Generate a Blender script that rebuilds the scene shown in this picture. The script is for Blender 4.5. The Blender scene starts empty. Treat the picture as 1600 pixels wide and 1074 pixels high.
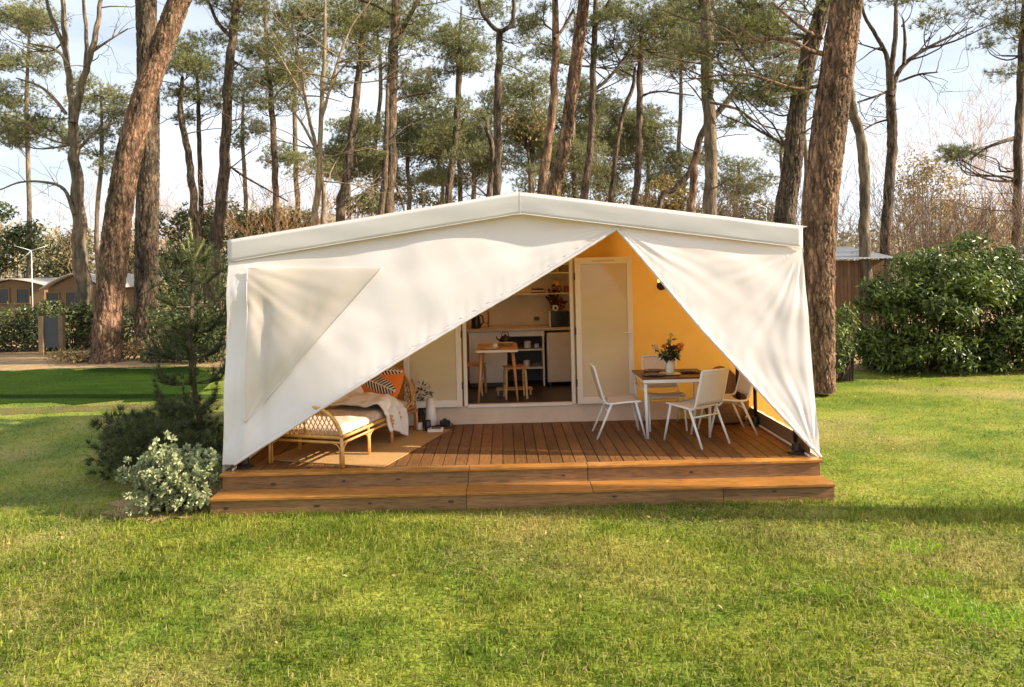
import bpy, math, random
import numpy as np
from mathutils import Vector, Matrix, noise as mnoise

# ------------------------------------------------------------------ camera, sky, sun, exposure
SC = bpy.context.scene
COL = SC.collection
FPX, PX0, PY0, ROLL, HC = 1155.0, 787.0, 422.0, 0.0245, 2.46      # focal length in photo pixels, principal point, roll, eye height
CR, SR = math.cos(ROLL), math.sin(ROLL)

cam = bpy.data.cameras.new('camera')
cam.sensor_width = 36.0
cam.lens = 36.0 * FPX / 1600.0
cam.shift_x = (800 - PX0) / 1600.0
cam.shift_y = (PY0 - 537) / 1600.0
cam.clip_start = 0.1
cam.clip_end = 2000
camo = bpy.data.objects.new('camera', cam)
COL.objects.link(camo)
camo.matrix_world = Matrix(((CR, SR, 0, 0), (0, 0, -1, 0), (-SR, CR, 0, HC), (0, 0, 0, 1)))
SC.camera = camo

SUN_DIR = Vector((0.993, -0.125, 0)).normalized()
SUN_EL = math.radians(28)
to_sun = Vector((SUN_DIR.x * math.cos(SUN_EL), SUN_DIR.y * math.cos(SUN_EL), math.sin(SUN_EL)))
world = bpy.data.worlds.new('World')
SC.world = world
world.use_nodes = True
wt = world.node_tree
sky = wt.nodes.new('ShaderNodeTexSky')
sky.sky_type = 'NISHITA'
sky.sun_disc = False
sky.sun_elevation = SUN_EL
sky.sun_rotation = math.atan2(SUN_DIR.x, SUN_DIR.y)
sky.dust_density = 2.5
sky.ozone_density = 1.2
tc = wt.nodes.new('ShaderNodeTexCoord')
mp = wt.nodes.new('ShaderNodeMapping')
mp.inputs['Scale'].default_value = (1.0, 1.0, 3.2)
nz = wt.nodes.new('ShaderNodeTexNoise')
nz.inputs['Scale'].default_value = 2.1
nz.inputs['Detail'].default_value = 7
nz.inputs['Roughness'].default_value = 0.58
cr = wt.nodes.new('ShaderNodeValToRGB')
cr.color_ramp.elements[0].position = 0.30
cr.color_ramp.elements[0].color = (0.36, 0.36, 0.36, 1)
cr.color_ramp.elements[1].position = 0.68
cr.color_ramp.elements[1].color = (0.95, 0.95, 0.95, 1)
mx = wt.nodes.new('ShaderNodeMix')
mx.data_type = 'RGBA'
mx.inputs['B'].default_value = (7.9, 8.4, 9.1, 1)
bg = wt.nodes['Background']
bg.inputs['Strength'].default_value = 0.072
wt.links.new(tc.outputs['Generated'], mp.inputs['Vector'])
wt.links.new(mp.outputs['Vector'], nz.inputs['Vector'])
wt.links.new(nz.outputs['Fac'], cr.inputs['Fac'])
wt.links.new(cr.outputs['Color'], mx.inputs['Factor'])
wt.links.new(sky.outputs['Color'], mx.inputs['A'])
wt.links.new(mx.outputs['Result'], bg.inputs['Color'])

sun = bpy.data.lights.new('sun', 'SUN')
sun.energy = 5.0
sun.angle = math.radians(0.6)
sun.color = (1.0, 0.87, 0.69)
suno = bpy.data.objects.new('sun', sun)
COL.objects.link(suno)
suno.rotation_euler = to_sun.to_track_quat('Z', 'Y').to_euler()
suno.location = to_sun * 40

SC.view_settings.view_transform = 'Standard'
SC.view_settings.look = 'None'
SC.view_settings.exposure = 1.2
SC.view_settings.gamma = 1.0
SC.render.engine = 'CYCLES'
SC.cycles.max_bounces = 8
SC.cycles.transparent_max_bounces = 12

# ------------------------------------------------------------------ projection helpers (photo pixel -> place)
def P(px, py, d):
    u = (px - PX0) / FPX * d
    v = (PY0 - py) / FPX * d
    return Vector((u * CR + v * SR, d, HC - u * SR + v * CR))

def onz(px, py, z=0.0):
    u = (px - PX0) / FPX
    v = (PY0 - py) / FPX
    return P(px, py, (z - HC) / (-u * SR + v * CR))

def hor(px):
    return PY0 - (px - PX0) * SR / CR

def ppm(d):
    return FPX / d

# ------------------------------------------------------------------ object helpers
def tag(o, label=None, cat=None, group=None, kind=None):
    if label: o['label'] = label
    if cat: o['category'] = cat
    if group: o['group'] = group
    if kind: o['kind'] = kind
    return o

def thing(name, label, cat, loc=(0, 0, 0), rotz=0.0, group=None):
    o = bpy.data.objects.new(name, None)
    o.empty_display_size = 0.1
    COL.objects.link(o)
    o.location = loc
    o.rotation_euler = (0, 0, rotz)
    return tag(o, label, cat, group)

def link(name, me, mat=None, parent=None, world=False, loc=None, rot=None):
    o = bpy.data.objects.new(name, me)
    COL.objects.link(o)
    if mat and not me.materials: me.materials.append(mat)
    if parent and name in ('branches', 'crown', 'needles', 'foliage', 'twigs', 'stems', 'candles', 'lattice', 'blooms', 'weave_bands'): o['kind'] = 'stuff'
    if parent:
        o.parent = parent
        if world and parent.type == 'EMPTY':
            o.location = -Vector(parent.location)
    if loc is not None: o.location = loc
    if rot is not None: o.rotation_euler = rot
    return o

def copy_tree(root, loc, rotz, label=None):
    r = root.copy(); COL.objects.link(r)
    r.location = loc; r.rotation_euler = (0, 0, rotz)
    if label: r['label'] = label
    for ch in [c for c in root.children]:
        c = ch.copy(); COL.objects.link(c); c.parent = r
        for g in [x for x in ch.children]:
            e = g.copy(); COL.objects.link(e); e.parent = c
    return r

class MB:
    def __init__(s):
        s.v = []; s.f = []
    def add(s, vs, fs):
        b = len(s.v)
        s.v += [tuple(p) for p in vs]
        s.f += [tuple(i + b for i in f) for f in fs]
        return s
    def box(s, c, size, rot=None):
        hx, hy, hz = size[0] / 2, size[1] / 2, size[2] / 2
        vs = [Vector((x, y, z)) for x in (-hx, hx) for y in (-hy, hy) for z in (-hz, hz)]
        if rot is not None: vs = [rot @ p for p in vs]
        vs = [p + Vector(c) for p in vs]
        return s.add(vs, [(0, 1, 3, 2), (4, 6, 7, 5), (0, 4, 5, 1), (2, 3, 7, 6), (0, 2, 6, 4), (1, 5, 7, 3)])
    def b2(s, x0, x1, y0, y1, z0, z1):
        return s.box(((x0 + x1) / 2, (y0 + y1) / 2, (z0 + z1) / 2), (x1 - x0, y1 - y0, z1 - z0))
    def tube(s, pts, rad, n=8, caps=True, flat=1.0):
        pts = [Vector(p) for p in pts]
        if not hasattr(rad, '__len__'): rad = [rad] * len(pts)
        t = (pts[1] - pts[0]).normalized()
        a = t.cross(Vector((0, 0, 1)))
        if a.length < 1e-3: a = t.cross(Vector((0, 1, 0)))
        a.normalize()
        vs = []
        for i, p in enumerate(pts):
            q = pts[min(i + 1, len(pts) - 1)] - pts[max(i - 1, 0)]
            if q.length > 1e-9: t = q.normalized()
            a = (a - t * a.dot(t)).normalized()
            b = t.cross(a)
            for k in range(n):
                an = 2 * math.pi * k / n
                vs.append(p + a * (math.cos(an) * rad[i]) + b * (math.sin(an) * rad[i] * flat))
        fs = []
        for i in range(len(pts) - 1):
            for k in range(n):
                k2 = (k + 1) % n
                fs.append((i * n + k, i * n + k2, (i + 1) * n + k2, (i + 1) * n + k))
        if caps:
            fs.append(tuple(range(n - 1, -1, -1)))
            fs.append(tuple((len(pts) - 1) * n + k for k in range(n)))
        return s.add(vs, fs)
    def lathe(s, prof, c=(0, 0, 0), n=20, sx=1, sy=1):
        vs = []
        for r, z in prof:
            for k in range(n):
                an = 2 * math.pi * k / n
                vs.append((c[0] + math.cos(an) * r * sx, c[1] + math.sin(an) * r * sy, c[2] + z))
        fs = []
        for i in range(len(prof) - 1):
            for k in range(n):
                k2 = (k + 1) % n
                fs.append((i * n + k, i * n + k2, (i + 1) * n + k2, (i + 1) * n + k))
        fs.append(tuple(range(n - 1, -1, -1)))
        fs.append(tuple((len(prof) - 1) * n + k for k in range(n)))
        return s.add(vs, fs)
    def grid(s, fn, nu, nv):
        vs = [fn(i / nu, j / nv) for j in range(nv + 1) for i in range(nu + 1)]
        fs = [(j * (nu + 1) + i, j * (nu + 1) + i + 1, (j + 1) * (nu + 1) + i + 1, (j + 1) * (nu + 1) + i) for j in range(nv) for i in range(nu)]
        return s.add(vs, fs)
    def poly(s, pts):
        return s.add(pts, [tuple(range(len(pts)))])
    def ball(s, c, r, n=12, m=8):
        rr = r if hasattr(r, '__len__') else (r, r, r)
        prof = []
        vs = [(c[0], c[1], c[2] - rr[2])]
        for j in range(1, m):
            ph = math.pi * j / m - math.pi / 2
            for k in range(n):
                th = 2 * math.pi * k / n
                vs.append((c[0] + rr[0] * math.cos(ph) * math.cos(th), c[1] + rr[1] * math.cos(ph) * math.sin(th), c[2] + rr[2] * math.sin(ph)))
        vs.append((c[0], c[1], c[2] + rr[2]))
        fs = [(0, 1 + (k + 1) % n, 1 + k) for k in range(n)]
        for j in range(m - 2):
            for k in range(n):
                k2 = (k + 1) % n
                fs.append((1 + j * n + k, 1 + j * n + k2, 1 + (j + 1) * n + k2, 1 + (j + 1) * n + k))
        L = len(vs) - 1
        fs += [(L, 1 + (m - 2) * n + k, 1 + (m - 2) * n + (k + 1) % n) for k in range(n)]
        return s.add(vs, fs)
    def mesh(s, name, smooth=False):
        me = bpy.data.meshes.new(name)
        me.from_pydata(s.v, [], s.f)
        if smooth:
            me.polygons.foreach_set('use_smooth', [True] * len(me.polygons))
        me.update()
        return me
    def build(s, name, mat, parent=None, world=False, smooth=False, bevel=0, solid=0, sub=0):
        o = link(name, s.mesh(name, smooth), mat, parent, world)
        if solid:
            m = o.modifiers.new('solid', 'SOLIDIFY'); m.thickness = solid; m.offset = 0
        if bevel:
            m = o.modifiers.new('bevel', 'BEVEL'); m.width = bevel; m.segments = 1; m.limit_method = 'ANGLE'
        if sub:
            m = o.modifiers.new('sub', 'SUBSURF'); m.levels = sub; m.render_levels = sub
        return o

def np_mesh(name, v, tri, smooth=False):
    """fast mesh from numpy vertices (N,3) and faces (M,k)"""
    me = bpy.data.meshes.new(name)
    v = np.ascontiguousarray(v, dtype=np.float32); tri = np.ascontiguousarray(tri, dtype=np.int32)
    k = tri.shape[1]
    me.vertices.add(len(v)); me.vertices.foreach_set('co', v.ravel())
    me.loops.add(tri.size); me.loops.foreach_set('vertex_index', tri.ravel())
    me.polygons.add(len(tri)); me.polygons.foreach_set('loop_start', np.arange(0, tri.size, k, dtype=np.int32))
    if smooth: me.polygons.foreach_set('use_smooth', np.ones(len(tri), dtype=bool))
    me.update(calc_edges=True)
    return me

# ------------------------------------------------------------------ materials
MATS = {}
def nt(name):
    m = bpy.data.materials.new(name); m.use_nodes = True
    MATS[name] = m
    t = m.node_tree
    return m, t, t.nodes['Principled BSDF'], (lambda k: t.nodes.new(k)), t.links.new

def setc(n, i, c):
    n.inputs[i].default_value = tuple(c) + ((1,) if len(c) == 3 else ())

def ramp(N, stops):
    r = N('ShaderNodeValToRGB')
    e = r.color_ramp.elements
    while len(e) < len(stops): e.new(0.5)
    for k, (p, c) in enumerate(stops):
        e[k].position = p; e[k].color = tuple(c) + (1,)
    return r

def plain(name, c1, c2=None, rough=0.6, scale=6, stretch=(1, 1, 1), bump=0.0, bscale=40, metal=0.0, transl=0.0, tcol=None, island=0.0, objrand=0.0, coat=0.0, emit=None, alpha=None, spec=0.5, detail=4, glassy=0):
    m, t, b, N, L = nt(name)
    b.inputs['Roughness'].default_value = rough
    b.inputs['Metallic'].default_value = metal
    b.inputs['Specular IOR Level'].default_value = spec
    if coat: b.inputs['Coat Weight'].default_value = coat
    tcn = N('ShaderNodeTexCoord'); mpn = N('ShaderNodeMapping'); mpn.inputs['Scale'].default_value = stretch
    L(tcn.outputs['Object'], mpn.inputs['Vector'])
    no = N('ShaderNodeTexNoise'); no.inputs['Scale'].default_value = scale; no.inputs['Detail'].default_value = detail
    L(mpn.outputs['Vector'], no.inputs['Vector'])
    c2 = c2 or tuple(x * 0.86 for x in c1)
    r = ramp(N, [(0.32, c2), (0.68, c1)])
    L(no.outputs['Fac'], r.inputs['Fac'])
    out = r.outputs['Color']
    if island or objrand:
        hs = N('ShaderNodeHueSaturation')
        if island:
            g = N('ShaderNodeNewGeometry'); src = g.outputs['Random Per Island']; amt = island
        else:
            g = N('ShaderNodeObjectInfo'); src = g.outputs['Random']; amt = objrand
        mr = N('ShaderNodeMapRange'); mr.inputs['To Min'].default_value = 1 - amt; mr.inputs['To Max'].default_value = 1 + amt
        L(src, mr.inputs['Value']); L(mr.outputs['Result'], hs.inputs['Value'])
        mr2 = N('ShaderNodeMapRange'); mr2.inputs['To Min'].default_value = 0.5 + amt * 0.06; mr2.inputs['To Max'].default_value = 0.5 - amt * 0.06
        L(src, mr2.inputs['Value']); L(mr2.outputs['Result'], hs.inputs['Hue'])
        L(out, hs.inputs['Color']); out = hs.outputs['Color']
    L(out, b.inputs['Base Color'])
    if bump:
        n2 = N('ShaderNodeTexNoise'); n2.inputs['Scale'].default_value = bscale; n2.inputs['Detail'].default_value = 5
        L(mpn.outputs['Vector'], n2.inputs['Vector'])
        bp = N('ShaderNodeBump'); bp.inputs['Strength'].default_value = bump; bp.inputs['Distance'].default_value = 0.02
        L(n2.outputs['Fac'], bp.inputs['Height']); L(bp.outputs['Normal'], b.inputs['Normal'])
    if emit:
        setc(b, 'Emission Color', emit[0]); b.inputs['Emission Strength'].default_value = emit[1]
    if glassy:
        b.inputs['Transmission Weight'].default_value = glassy
    if transl:
        tr = N('ShaderNodeBsdfTranslucent')
        if tcol: setc(tr, 'Color', tcol)
        else: L(out, tr.inputs['Color'])
        ms = N('ShaderNodeMixShader'); ms.inputs['Fac'].default_value = transl
        L(b.outputs[0], ms.inputs[1]); L(tr.outputs[0], ms.inputs[2])
        L(ms.outputs[0], t.nodes['Material Output'].inputs['Surface'])
    return m

def wood(name, base, dark, along='Y', rough=0.45, objrand=0.18, knots=False, ring=15.0, coat=0.0):
    m, t, b, N, L = nt(name)
    tcn = N('ShaderNodeTexCoord'); oi = N('ShaderNodeObjectInfo')
    ad = N('ShaderNodeVectorMath'); ad.operation = 'ADD'
    sc = N('ShaderNodeVectorMath'); sc.operation = 'SCALE'; sc.inputs['Scale'].default_value = 37.0
    cx = N('ShaderNodeCombineXYZ')
    for k in range(3): L(oi.outputs['Random'], cx.inputs[k])
    L(cx.outputs[0], sc.inputs[0]); L(tcn.outputs['Object'], ad.inputs[0]); L(sc.outputs[0], ad.inputs[1])
    mpn = N('ShaderNodeMapping')
    mpn.inputs['Scale'].default_value = {'X': (0.45, 6, 6), 'Y': (6, 0.45, 6), 'Z': (6, 6, 0.45)}[along]
    L(ad.outputs[0], mpn.inputs['Vector'])
    n1 = N('ShaderNodeTexNoise'); n1.inputs['Scale'].default_value = ring; n1.inputs['Detail'].default_value = 6; n1.inputs['Distortion'].default_value = 0.6
    L(mpn.outputs['Vector'], n1.inputs['Vector'])
    r = ramp(N, [(0.30, dark), (0.55, base), (0.75, tuple(min(1, c * 1.18) for c in base))])
    L(n1.outputs['Fac'], r.inputs['Fac'])
    n3 = N('ShaderNodeTexNoise'); n3.inputs['Scale'].default_value = 1.7; n3.inputs['Detail'].default_value = 4
    L(ad.outputs[0], n3.inputs['Vector'])
    mxn = N('ShaderNodeMix'); mxn.data_type = 'RGBA'; mxn.blend_type = 'MULTIPLY'
    r3 = ramp(N, [(0.35, (0.74, 0.72, 0.70)), (0.62, (1.1, 1.08, 1.05))])
    L(n3.outputs['Fac'], r3.inputs['Fac'])
    mxn.inputs['Factor'].default_value = 0.8
    L(r.outputs['Color'], mxn.inputs['A']); L(r3.outputs['Color'], mxn.inputs['B'])
    out = mxn.outputs['Result']
    if knots:
        vo = N('ShaderNodeTexVoronoi'); vo.inputs['Scale'].default_value = 2.4
        mk = N('ShaderNodeMapping'); mk.inputs['Scale'].default_value = (0.75, 0.02, 1.0)
        L(ad.outputs[0], mk.inputs['Vector']); L(mk.outputs['Vector'], vo.inputs['Vector'])
        rk = ramp(N, [(0.0, (0.10, 0.05, 0.02)), (0.022, (0.45, 0.3, 0.2)), (0.03, (0.3, 0.18, 0.1)), (0.042, (1, 1, 1))])
        L(vo.outputs['Distance'], rk.inputs['Fac'])
        mm = N('ShaderNodeMix'); mm.data_type = 'RGBA'; mm.blend_type = 'MULTIPLY'; mm.inputs['Factor'].default_value = 0.9
        L(out, mm.inputs['A']); L(rk.outputs['Color'], mm.inputs['B']); out = mm.outputs['Result']
    hs = N('ShaderNodeHueSaturation')
    mr = N('ShaderNodeMapRange'); mr.inputs['To Min'].default_value = 1 - objrand; mr.inputs['To Max'].default_value = 1 + objrand
    L(oi.outputs['Random'], mr.inputs['Value']); L(mr.outputs['Result'], hs.inputs['Value'])
    L(out, hs.inputs['Color']); L(hs.outputs['Color'], b.inputs['Base Color'])
    b.inputs['Roughness'].default_value = rough; b.inputs['Specular IOR Level'].default_value = 0.35
    if coat:
        b.inputs['Coat Weight'].default_value = coat; b.inputs['Coat Roughness'].default_value = 0.25
    bp = N('ShaderNodeBump'); bp.inputs['Strength'].default_value = 0.25; bp.inputs['Distance'].default_value = 0.004
    L(n1.outputs['Fac'], bp.inputs['Height']); L(bp.outputs['Normal'], b.inputs['Normal'])
    return m

def bark(name, light, dark, scale=3.0, bump=1.0):
    m, t, b, N, L = nt(name)
    tcn = N('ShaderNodeTexCoord'); mpn = N('ShaderNodeMapping'); mpn.inputs['Scale'].default_value = (1, 1, 0.22)
    L(tcn.outputs['Object'], mpn.inputs['Vector'])
    vo = N('ShaderNodeTexVoronoi'); vo.feature = 'DISTANCE_TO_EDGE'; vo.inputs['Scale'].default_value = scale * 5
    no = N('ShaderNodeTexNoise'); no.inputs['Scale'].default_value = scale * 3.2; no.inputs['Detail'].default_value = 7; no.inputs['Roughness'].default_value = 0.65
    L(mpn.outputs['Vector'], no.inputs['Vector']); 
    wob = N('ShaderNodeMix'); wob.data_type = 'RGBA'; wob.inputs['Factor'].default_value = 0.12
    L(mpn.outputs['Vector'], wob.inputs['A']); L(no.outputs['Color'], wob.inputs['B']); L(wob.outputs['Result'], vo.inputs['Vector'])
    big = N('ShaderNodeTexNoise'); big.inputs['Scale'].default_value = 1.1; big.inputs['Detail'].default_value = 5
    L(tcn.outputs['Object'], big.inputs['Vector'])
    r = ramp(N, [(0.38, dark), (0.5, tuple((a + c) / 2 for a, c in zip(light, dark))), (0.6, light)])
    L(no.outputs['Fac'], r.inputs['Fac'])
    r2 = ramp(N, [(0.35, (0.62, 0.66, 0.62)), (0.65, (1.1, 1.02, 0.98))])
    L(big.outputs['Fac'], r2.inputs['Fac'])
    mm = N('ShaderNodeMix'); mm.data_type = 'RGBA'; mm.blend_type = 'MULTIPLY'; mm.inputs['Factor'].default_value = 1
    L(r.outputs['Color'], mm.inputs['A']); L(r2.outputs['Color'], mm.inputs['B'])
    L(mm.outputs['Result'], b.inputs['Base Color'])
    b.inputs['Roughness'].default_value = 0.9
    b.inputs['Specular IOR Level'].default_value = 0.2
    mr = N('ShaderNodeMapRange'); mr.inputs['From Max'].default_value = 0.16
    L(vo.outputs['Distance'], mr.inputs['Value'])
    sm = N('ShaderNodeMath'); sm.operation = 'ADD'
    L(mr.outputs['Result'], sm.inputs[0]); L(no.outputs['Fac'], sm.inputs[1])
    bp = N('ShaderNodeBump'); bp.inputs['Strength'].default_value = bump; bp.inputs['Distance'].default_value = 0.035
    L(sm.outputs[0], bp.inputs['Height']); L(bp.outputs['Normal'], b.inputs['Normal'])
    return m

def leafmat(name, c1, c2, rough=0.5, transl=0.3, island=0.35, spec=0.4, nscale=0.7):
    """leaves: per-leaf variation between two colours plus drifting clumps of tone"""
    m, t, b, N, L = nt(name)
    g = N('ShaderNodeNewGeometry'); tcn = N('ShaderNodeTexCoord')
    no = N('ShaderNodeTexNoise'); no.inputs['Scale'].default_value = nscale; no.inputs['Detail'].default_value = 3
    L(tcn.outputs['Object'], no.inputs['Vector'])
    ad = N('ShaderNodeMath'); ad.operation = 'MULTIPLY_ADD'; ad.inputs[1].default_value = 0.55; 
    L(g.outputs['Random Per Island'], ad.inputs[0])
    sb = N('ShaderNodeMath'); sb.operation = 'MULTIPLY_ADD'; sb.inputs[1].default_value = 1.6; sb.inputs[2].default_value = -0.58
    L(no.outputs['Fac'], sb.inputs[0]); L(sb.outputs[0], ad.inputs[2])
    mxn = N('ShaderNodeMix'); mxn.data_type = 'RGBA'; mxn.clamp_factor = True
    setc(mxn, 'A', c2); setc(mxn, 'B', c1)
    L(ad.outputs[0], mxn.inputs['Factor'])
    hs = N('ShaderNodeHueSaturation')
    mr = N('ShaderNodeMapRange'); mr.inputs['To Min'].default_value = 1 - island; mr.inputs['To Max'].default_value = 1 + island
    L(g.outputs['Random Per Island'], mr.inputs['Value']); L(mr.outputs['Result'], hs.inputs['Value'])
    L(mxn.outputs['Result'], hs.inputs['Color'])
    L(hs.outputs['Color'], b.inputs['Base Color'])
    b.inputs['Roughness'].default_value = rough; b.inputs['Specular IOR Level'].default_value = spec
    tr = N('ShaderNodeBsdfTranslucent'); L(hs.outputs['Color'], tr.inputs['Color'])
    ms = N('ShaderNodeMixShader'); ms.inputs['Fac'].default_value = transl
    L(b.outputs[0], ms.inputs[1]); L(tr.outputs[0], ms.inputs[2])
    L(ms.outputs[0], t.nodes['Material Output'].inputs['Surface'])
    return m

def lawnmat(name, island):
    """grass colours by place: fresh green, yellow green and straw patches"""
    m, t, b, N, L = nt(name)
    tcn = N('ShaderNodeTexCoord')
    n1 = N('ShaderNodeTexNoise'); n1.inputs['Scale'].default_value = 0.9; n1.inputs['Detail'].default_value = 8; n1.inputs['Roughness'].default_value = 0.72
    n2 = N('ShaderNodeTexNoise'); n2.inputs['Scale'].default_value = 0.42; n2.inputs['Detail'].default_value = 5
    mpn = N('ShaderNodeMapping'); mpn.inputs['Location'].default_value = (13.2, 4.4, 0); mpn.inputs['Scale'].default_value = (1, 1, 0.02)
    mp2 = N('ShaderNodeMapping'); mp2.inputs['Scale'].default_value = (0.8, 1, 0.02)
    L(tcn.outputs['Object'], mpn.inputs['Vector']); L(mpn.outputs['Vector'], n2.inputs['Vector'])
    L(tcn.outputs['Object'], mp2.inputs['Vector']); L(mp2.outputs['Vector'], n1.inputs['Vector'])
    r1 = ramp(N, [(0.31, (0.075, 0.135, 0.012)), (0.45, (0.155, 0.205, 0.022)), (0.59, (0.255, 0.275, 0.038)), (0.76, (0.38, 0.32, 0.09))])
    L(n1.outputs['Fac'], r1.inputs['Fac'])
    mm = N('ShaderNodeMix'); mm.data_type = 'RGBA'
    rs = ramp(N, [(0.50, (0, 0, 0)), (0.72, (0.75, 0.75, 0.75))])
    L(n2.outputs['Fac'], rs.inputs['Fac']); L(rs.outputs['Color'], mm.inputs['Factor'])
    L(r1.outputs['Color'], mm.inputs['A']); setc(mm, 'B', (0.42, 0.32, 0.12))
    out = mm.outputs['Result']
    if island:
        g = N('ShaderNodeNewGeometry')
        hs = N('ShaderNodeHueSaturation')
        mr = N('ShaderNodeMapRange'); mr.inputs['To Min'].default_value = 0.5; mr.inputs['To Max'].default_value = 1.85
        L(g.outputs['Random Per Island'], mr.inputs['Value']); L(mr.outputs['Result'], hs.inputs['Value']); L(out, hs.inputs['Color'])
        # about one blade in eight is dry straw
        gt = N('ShaderNodeMath'); gt.operation = 'GREATER_THAN'; gt.inputs[1].default_value = 0.87
        L(g.outputs['Random Per Island'], gt.inputs[0])
        ms_ = N('ShaderNodeMath'); ms_.operation = 'MULTIPLY'; ms_.inputs[1].default_value = 0.7; L(gt.outputs[0], ms_.inputs[0])
        m3 = N('ShaderNodeMix'); m3.data_type = 'RGBA'; L(ms_.outputs[0], m3.inputs['Factor'])
        L(hs.outputs['Color'], m3.inputs['A']); setc(m3, 'B', (0.42, 0.34, 0.15)); out = m3.outputs['Result']
        tr = N('ShaderNodeBsdfTranslucent'); L(out, tr.inputs['Color'])
        ms = N('ShaderNodeMixShader'); ms.inputs['Fac'].default_value = 0.5
        L(b.outputs[0], ms.inputs[1]); L(tr.outputs[0], ms.inputs[2]); L(ms.outputs[0], t.nodes['Material Output'].inputs['Surface'])
    else:
        n4 = N('ShaderNodeTexNoise'); n4.inputs['Scale'].default_value = 30; n4.inputs['Detail'].default_value = 6
        L(tcn.outputs['Object'], n4.inputs['Vector'])
        rr = ramp(N, [(0.35, (0.6, 0.6, 0.6)), (0.65, (1.2, 1.2, 1.2))]); L(n4.outputs['Fac'], rr.inputs['Fac'])
        m4 = N('ShaderNodeMix'); m4.data_type = 'RGBA'; m4.blend_type = 'MULTIPLY'; m4.inputs['Factor'].default_value = 1
        L(out, m4.inputs['A']); L(rr.outputs['Color'], m4.inputs['B']); out = m4.outputs['Result']
        bp = N('ShaderNodeBump'); bp.inputs['Strength'].default_value = 0.8; bp.inputs['Distance'].default_value = 0.03
        L(n4.outputs['Fac'], bp.inputs['Height']); L(bp.outputs['Normal'], b.inputs['Normal'])
    L(out, b.inputs['Base Color'])
    b.inputs['Roughness'].default_value = 0.65; b.inputs['Specular IOR Level'].default_value = 0.12
    return m

M_LAWN = lawnmat('lawn_ground', False)
M_GRASS = lawnmat('grass_blades', True)
M_MOSS = leafmat('fresh_grass', (0.31, 0.43, 0.014), (0.20, 0.33, 0.010), transl=0.4, island=0.25)
M_CANVAS = plain('white_canvas', (0.81, 0.76, 0.755), (0.77, 0.715, 0.70), rough=0.8, scale=1.2, stretch=(1, 1, 0.7), bump=0.07, bscale=6, transl=0.17, tcol=(0.85, 0.74, 0.60), spec=0.2, detail=7)
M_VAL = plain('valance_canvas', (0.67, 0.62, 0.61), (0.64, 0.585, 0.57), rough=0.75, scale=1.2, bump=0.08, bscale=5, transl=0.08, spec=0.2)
M_SIDE = plain('side_canvas', (0.80, 0.775, 0.75), rough=0.75, scale=1.2, transl=0.55, tcol=(0.9, 0.74, 0.5), spec=0.2)
M_ROOF = plain('roof_canvas', (0.76, 0.72, 0.685), (0.73, 0.69, 0.65), rough=0.75, scale=2.0, bump=0.04, bscale=5, transl=0.6, tcol=(0.96, 0.80, 0.58), spec=0.2)
M_PVC = plain('beige_window_sheet', (0.76, 0.68, 0.60), (0.68, 0.595, 0.515), rough=0.4, scale=1.2, bump=0.05, bscale=4, transl=0.3)
M_OCHRE = plain('ochre_canvas', (0.78, 0.53, 0.16), (0.74, 0.495, 0.145), rough=0.8, scale=3, bump=0.04, bscale=10, transl=0.6, spec=0.15)
M_BEIGE = plain('beige_skirt', (0.70, 0.54, 0.41), (0.62, 0.47, 0.35), rough=0.8, scale=4, bump=0.1, bscale=8)
M_BROWNSTRIP = plain('brown_mudflap', (0.20, 0.12, 0.06), rough=0.7, scale=5)
M_WHITE = plain('white_frame', (0.82, 0.755, 0.69), (0.78, 0.71, 0.64), rough=0.4, scale=3)
M_WHITEMETAL = plain('white_metal', (0.83, 0.81, 0.79), rough=0.35, scale=3)
M_SLING = plain('white_sling', (0.74, 0.71, 0.68), (0.69, 0.66, 0.63), rough=0.7, scale=60, transl=0.15)
M_GLASS = plain('blind_pane', (0.70, 0.57, 0.42), (0.60, 0.47, 0.32), rough=0.1, scale=1.3, stretch=(0.5, 1, 1.5), spec=0.6)
M_BLACK = plain('black_metal', (0.02, 0.018, 0.016), rough=0.4)
M_BLACKP = plain('black_plastic', (0.018, 0.017, 0.017), rough=0.3)
M_DARKFLOOR = plain('dark_floor', (0.05, 0.033, 0.025), rough=0.4, scale=8)
M_KITWALL = plain('kitchen_wall', (0.78, 0.68, 0.56), rough=0.7, scale=3)
M_KITWHITE = plain('kitchen_white', (0.86, 0.82, 0.78), rough=0.45, scale=3)
M_COUNTER = plain('counter_top', (0.60, 0.53, 0.45), rough=0.4, scale=20)
M_FRIDGE = plain('fridge_white', (0.76, 0.66, 0.54), rough=0.35, scale=2)
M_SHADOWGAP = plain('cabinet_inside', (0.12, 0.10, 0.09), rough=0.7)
M_BRASS = plain('brass', (0.6, 0.38, 0.14), rough=0.28, metal=1.0)
M_DECK = wood('deck_board', (0.185, 0.086, 0.028), (0.095, 0.042, 0.013), 'Y', rough=0.55, objrand=0.22, coat=0.0)
M_NOSE = wood('deck_nosing', (0.45, 0.20, 0.046), (0.24, 0.095, 0.02), 'X', rough=0.27, objrand=0.1, coat=0.2)
M_RISER = wood('deck_riser', (0.29, 0.155, 0.066), (0.16, 0.08, 0.033), 'X', rough=0.5, objrand=0.14, knots=True)
M_PALEWOOD = wood('pale_wood', (0.62, 0.40, 0.19), (0.50, 0.29, 0.12), 'Z', rough=0.45, objrand=0.06)
M_LEGWOOD = wood('beech_leg', (0.62, 0.30, 0.12), (0.5, 0.22, 0.08), 'Z', rough=0.4, objrand=0.05)
M_DARKWOOD = wood('dark_table_wood', (0.15, 0.07, 0.035), (0.09, 0.04, 0.02), 'X', rough=0.35, objrand=0.05)
M_RATTAN = plain('rattan', (0.62, 0.33, 0.09), (0.48, 0.22, 0.05), rough=0.4, scale=18, coat=0.2)
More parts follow.
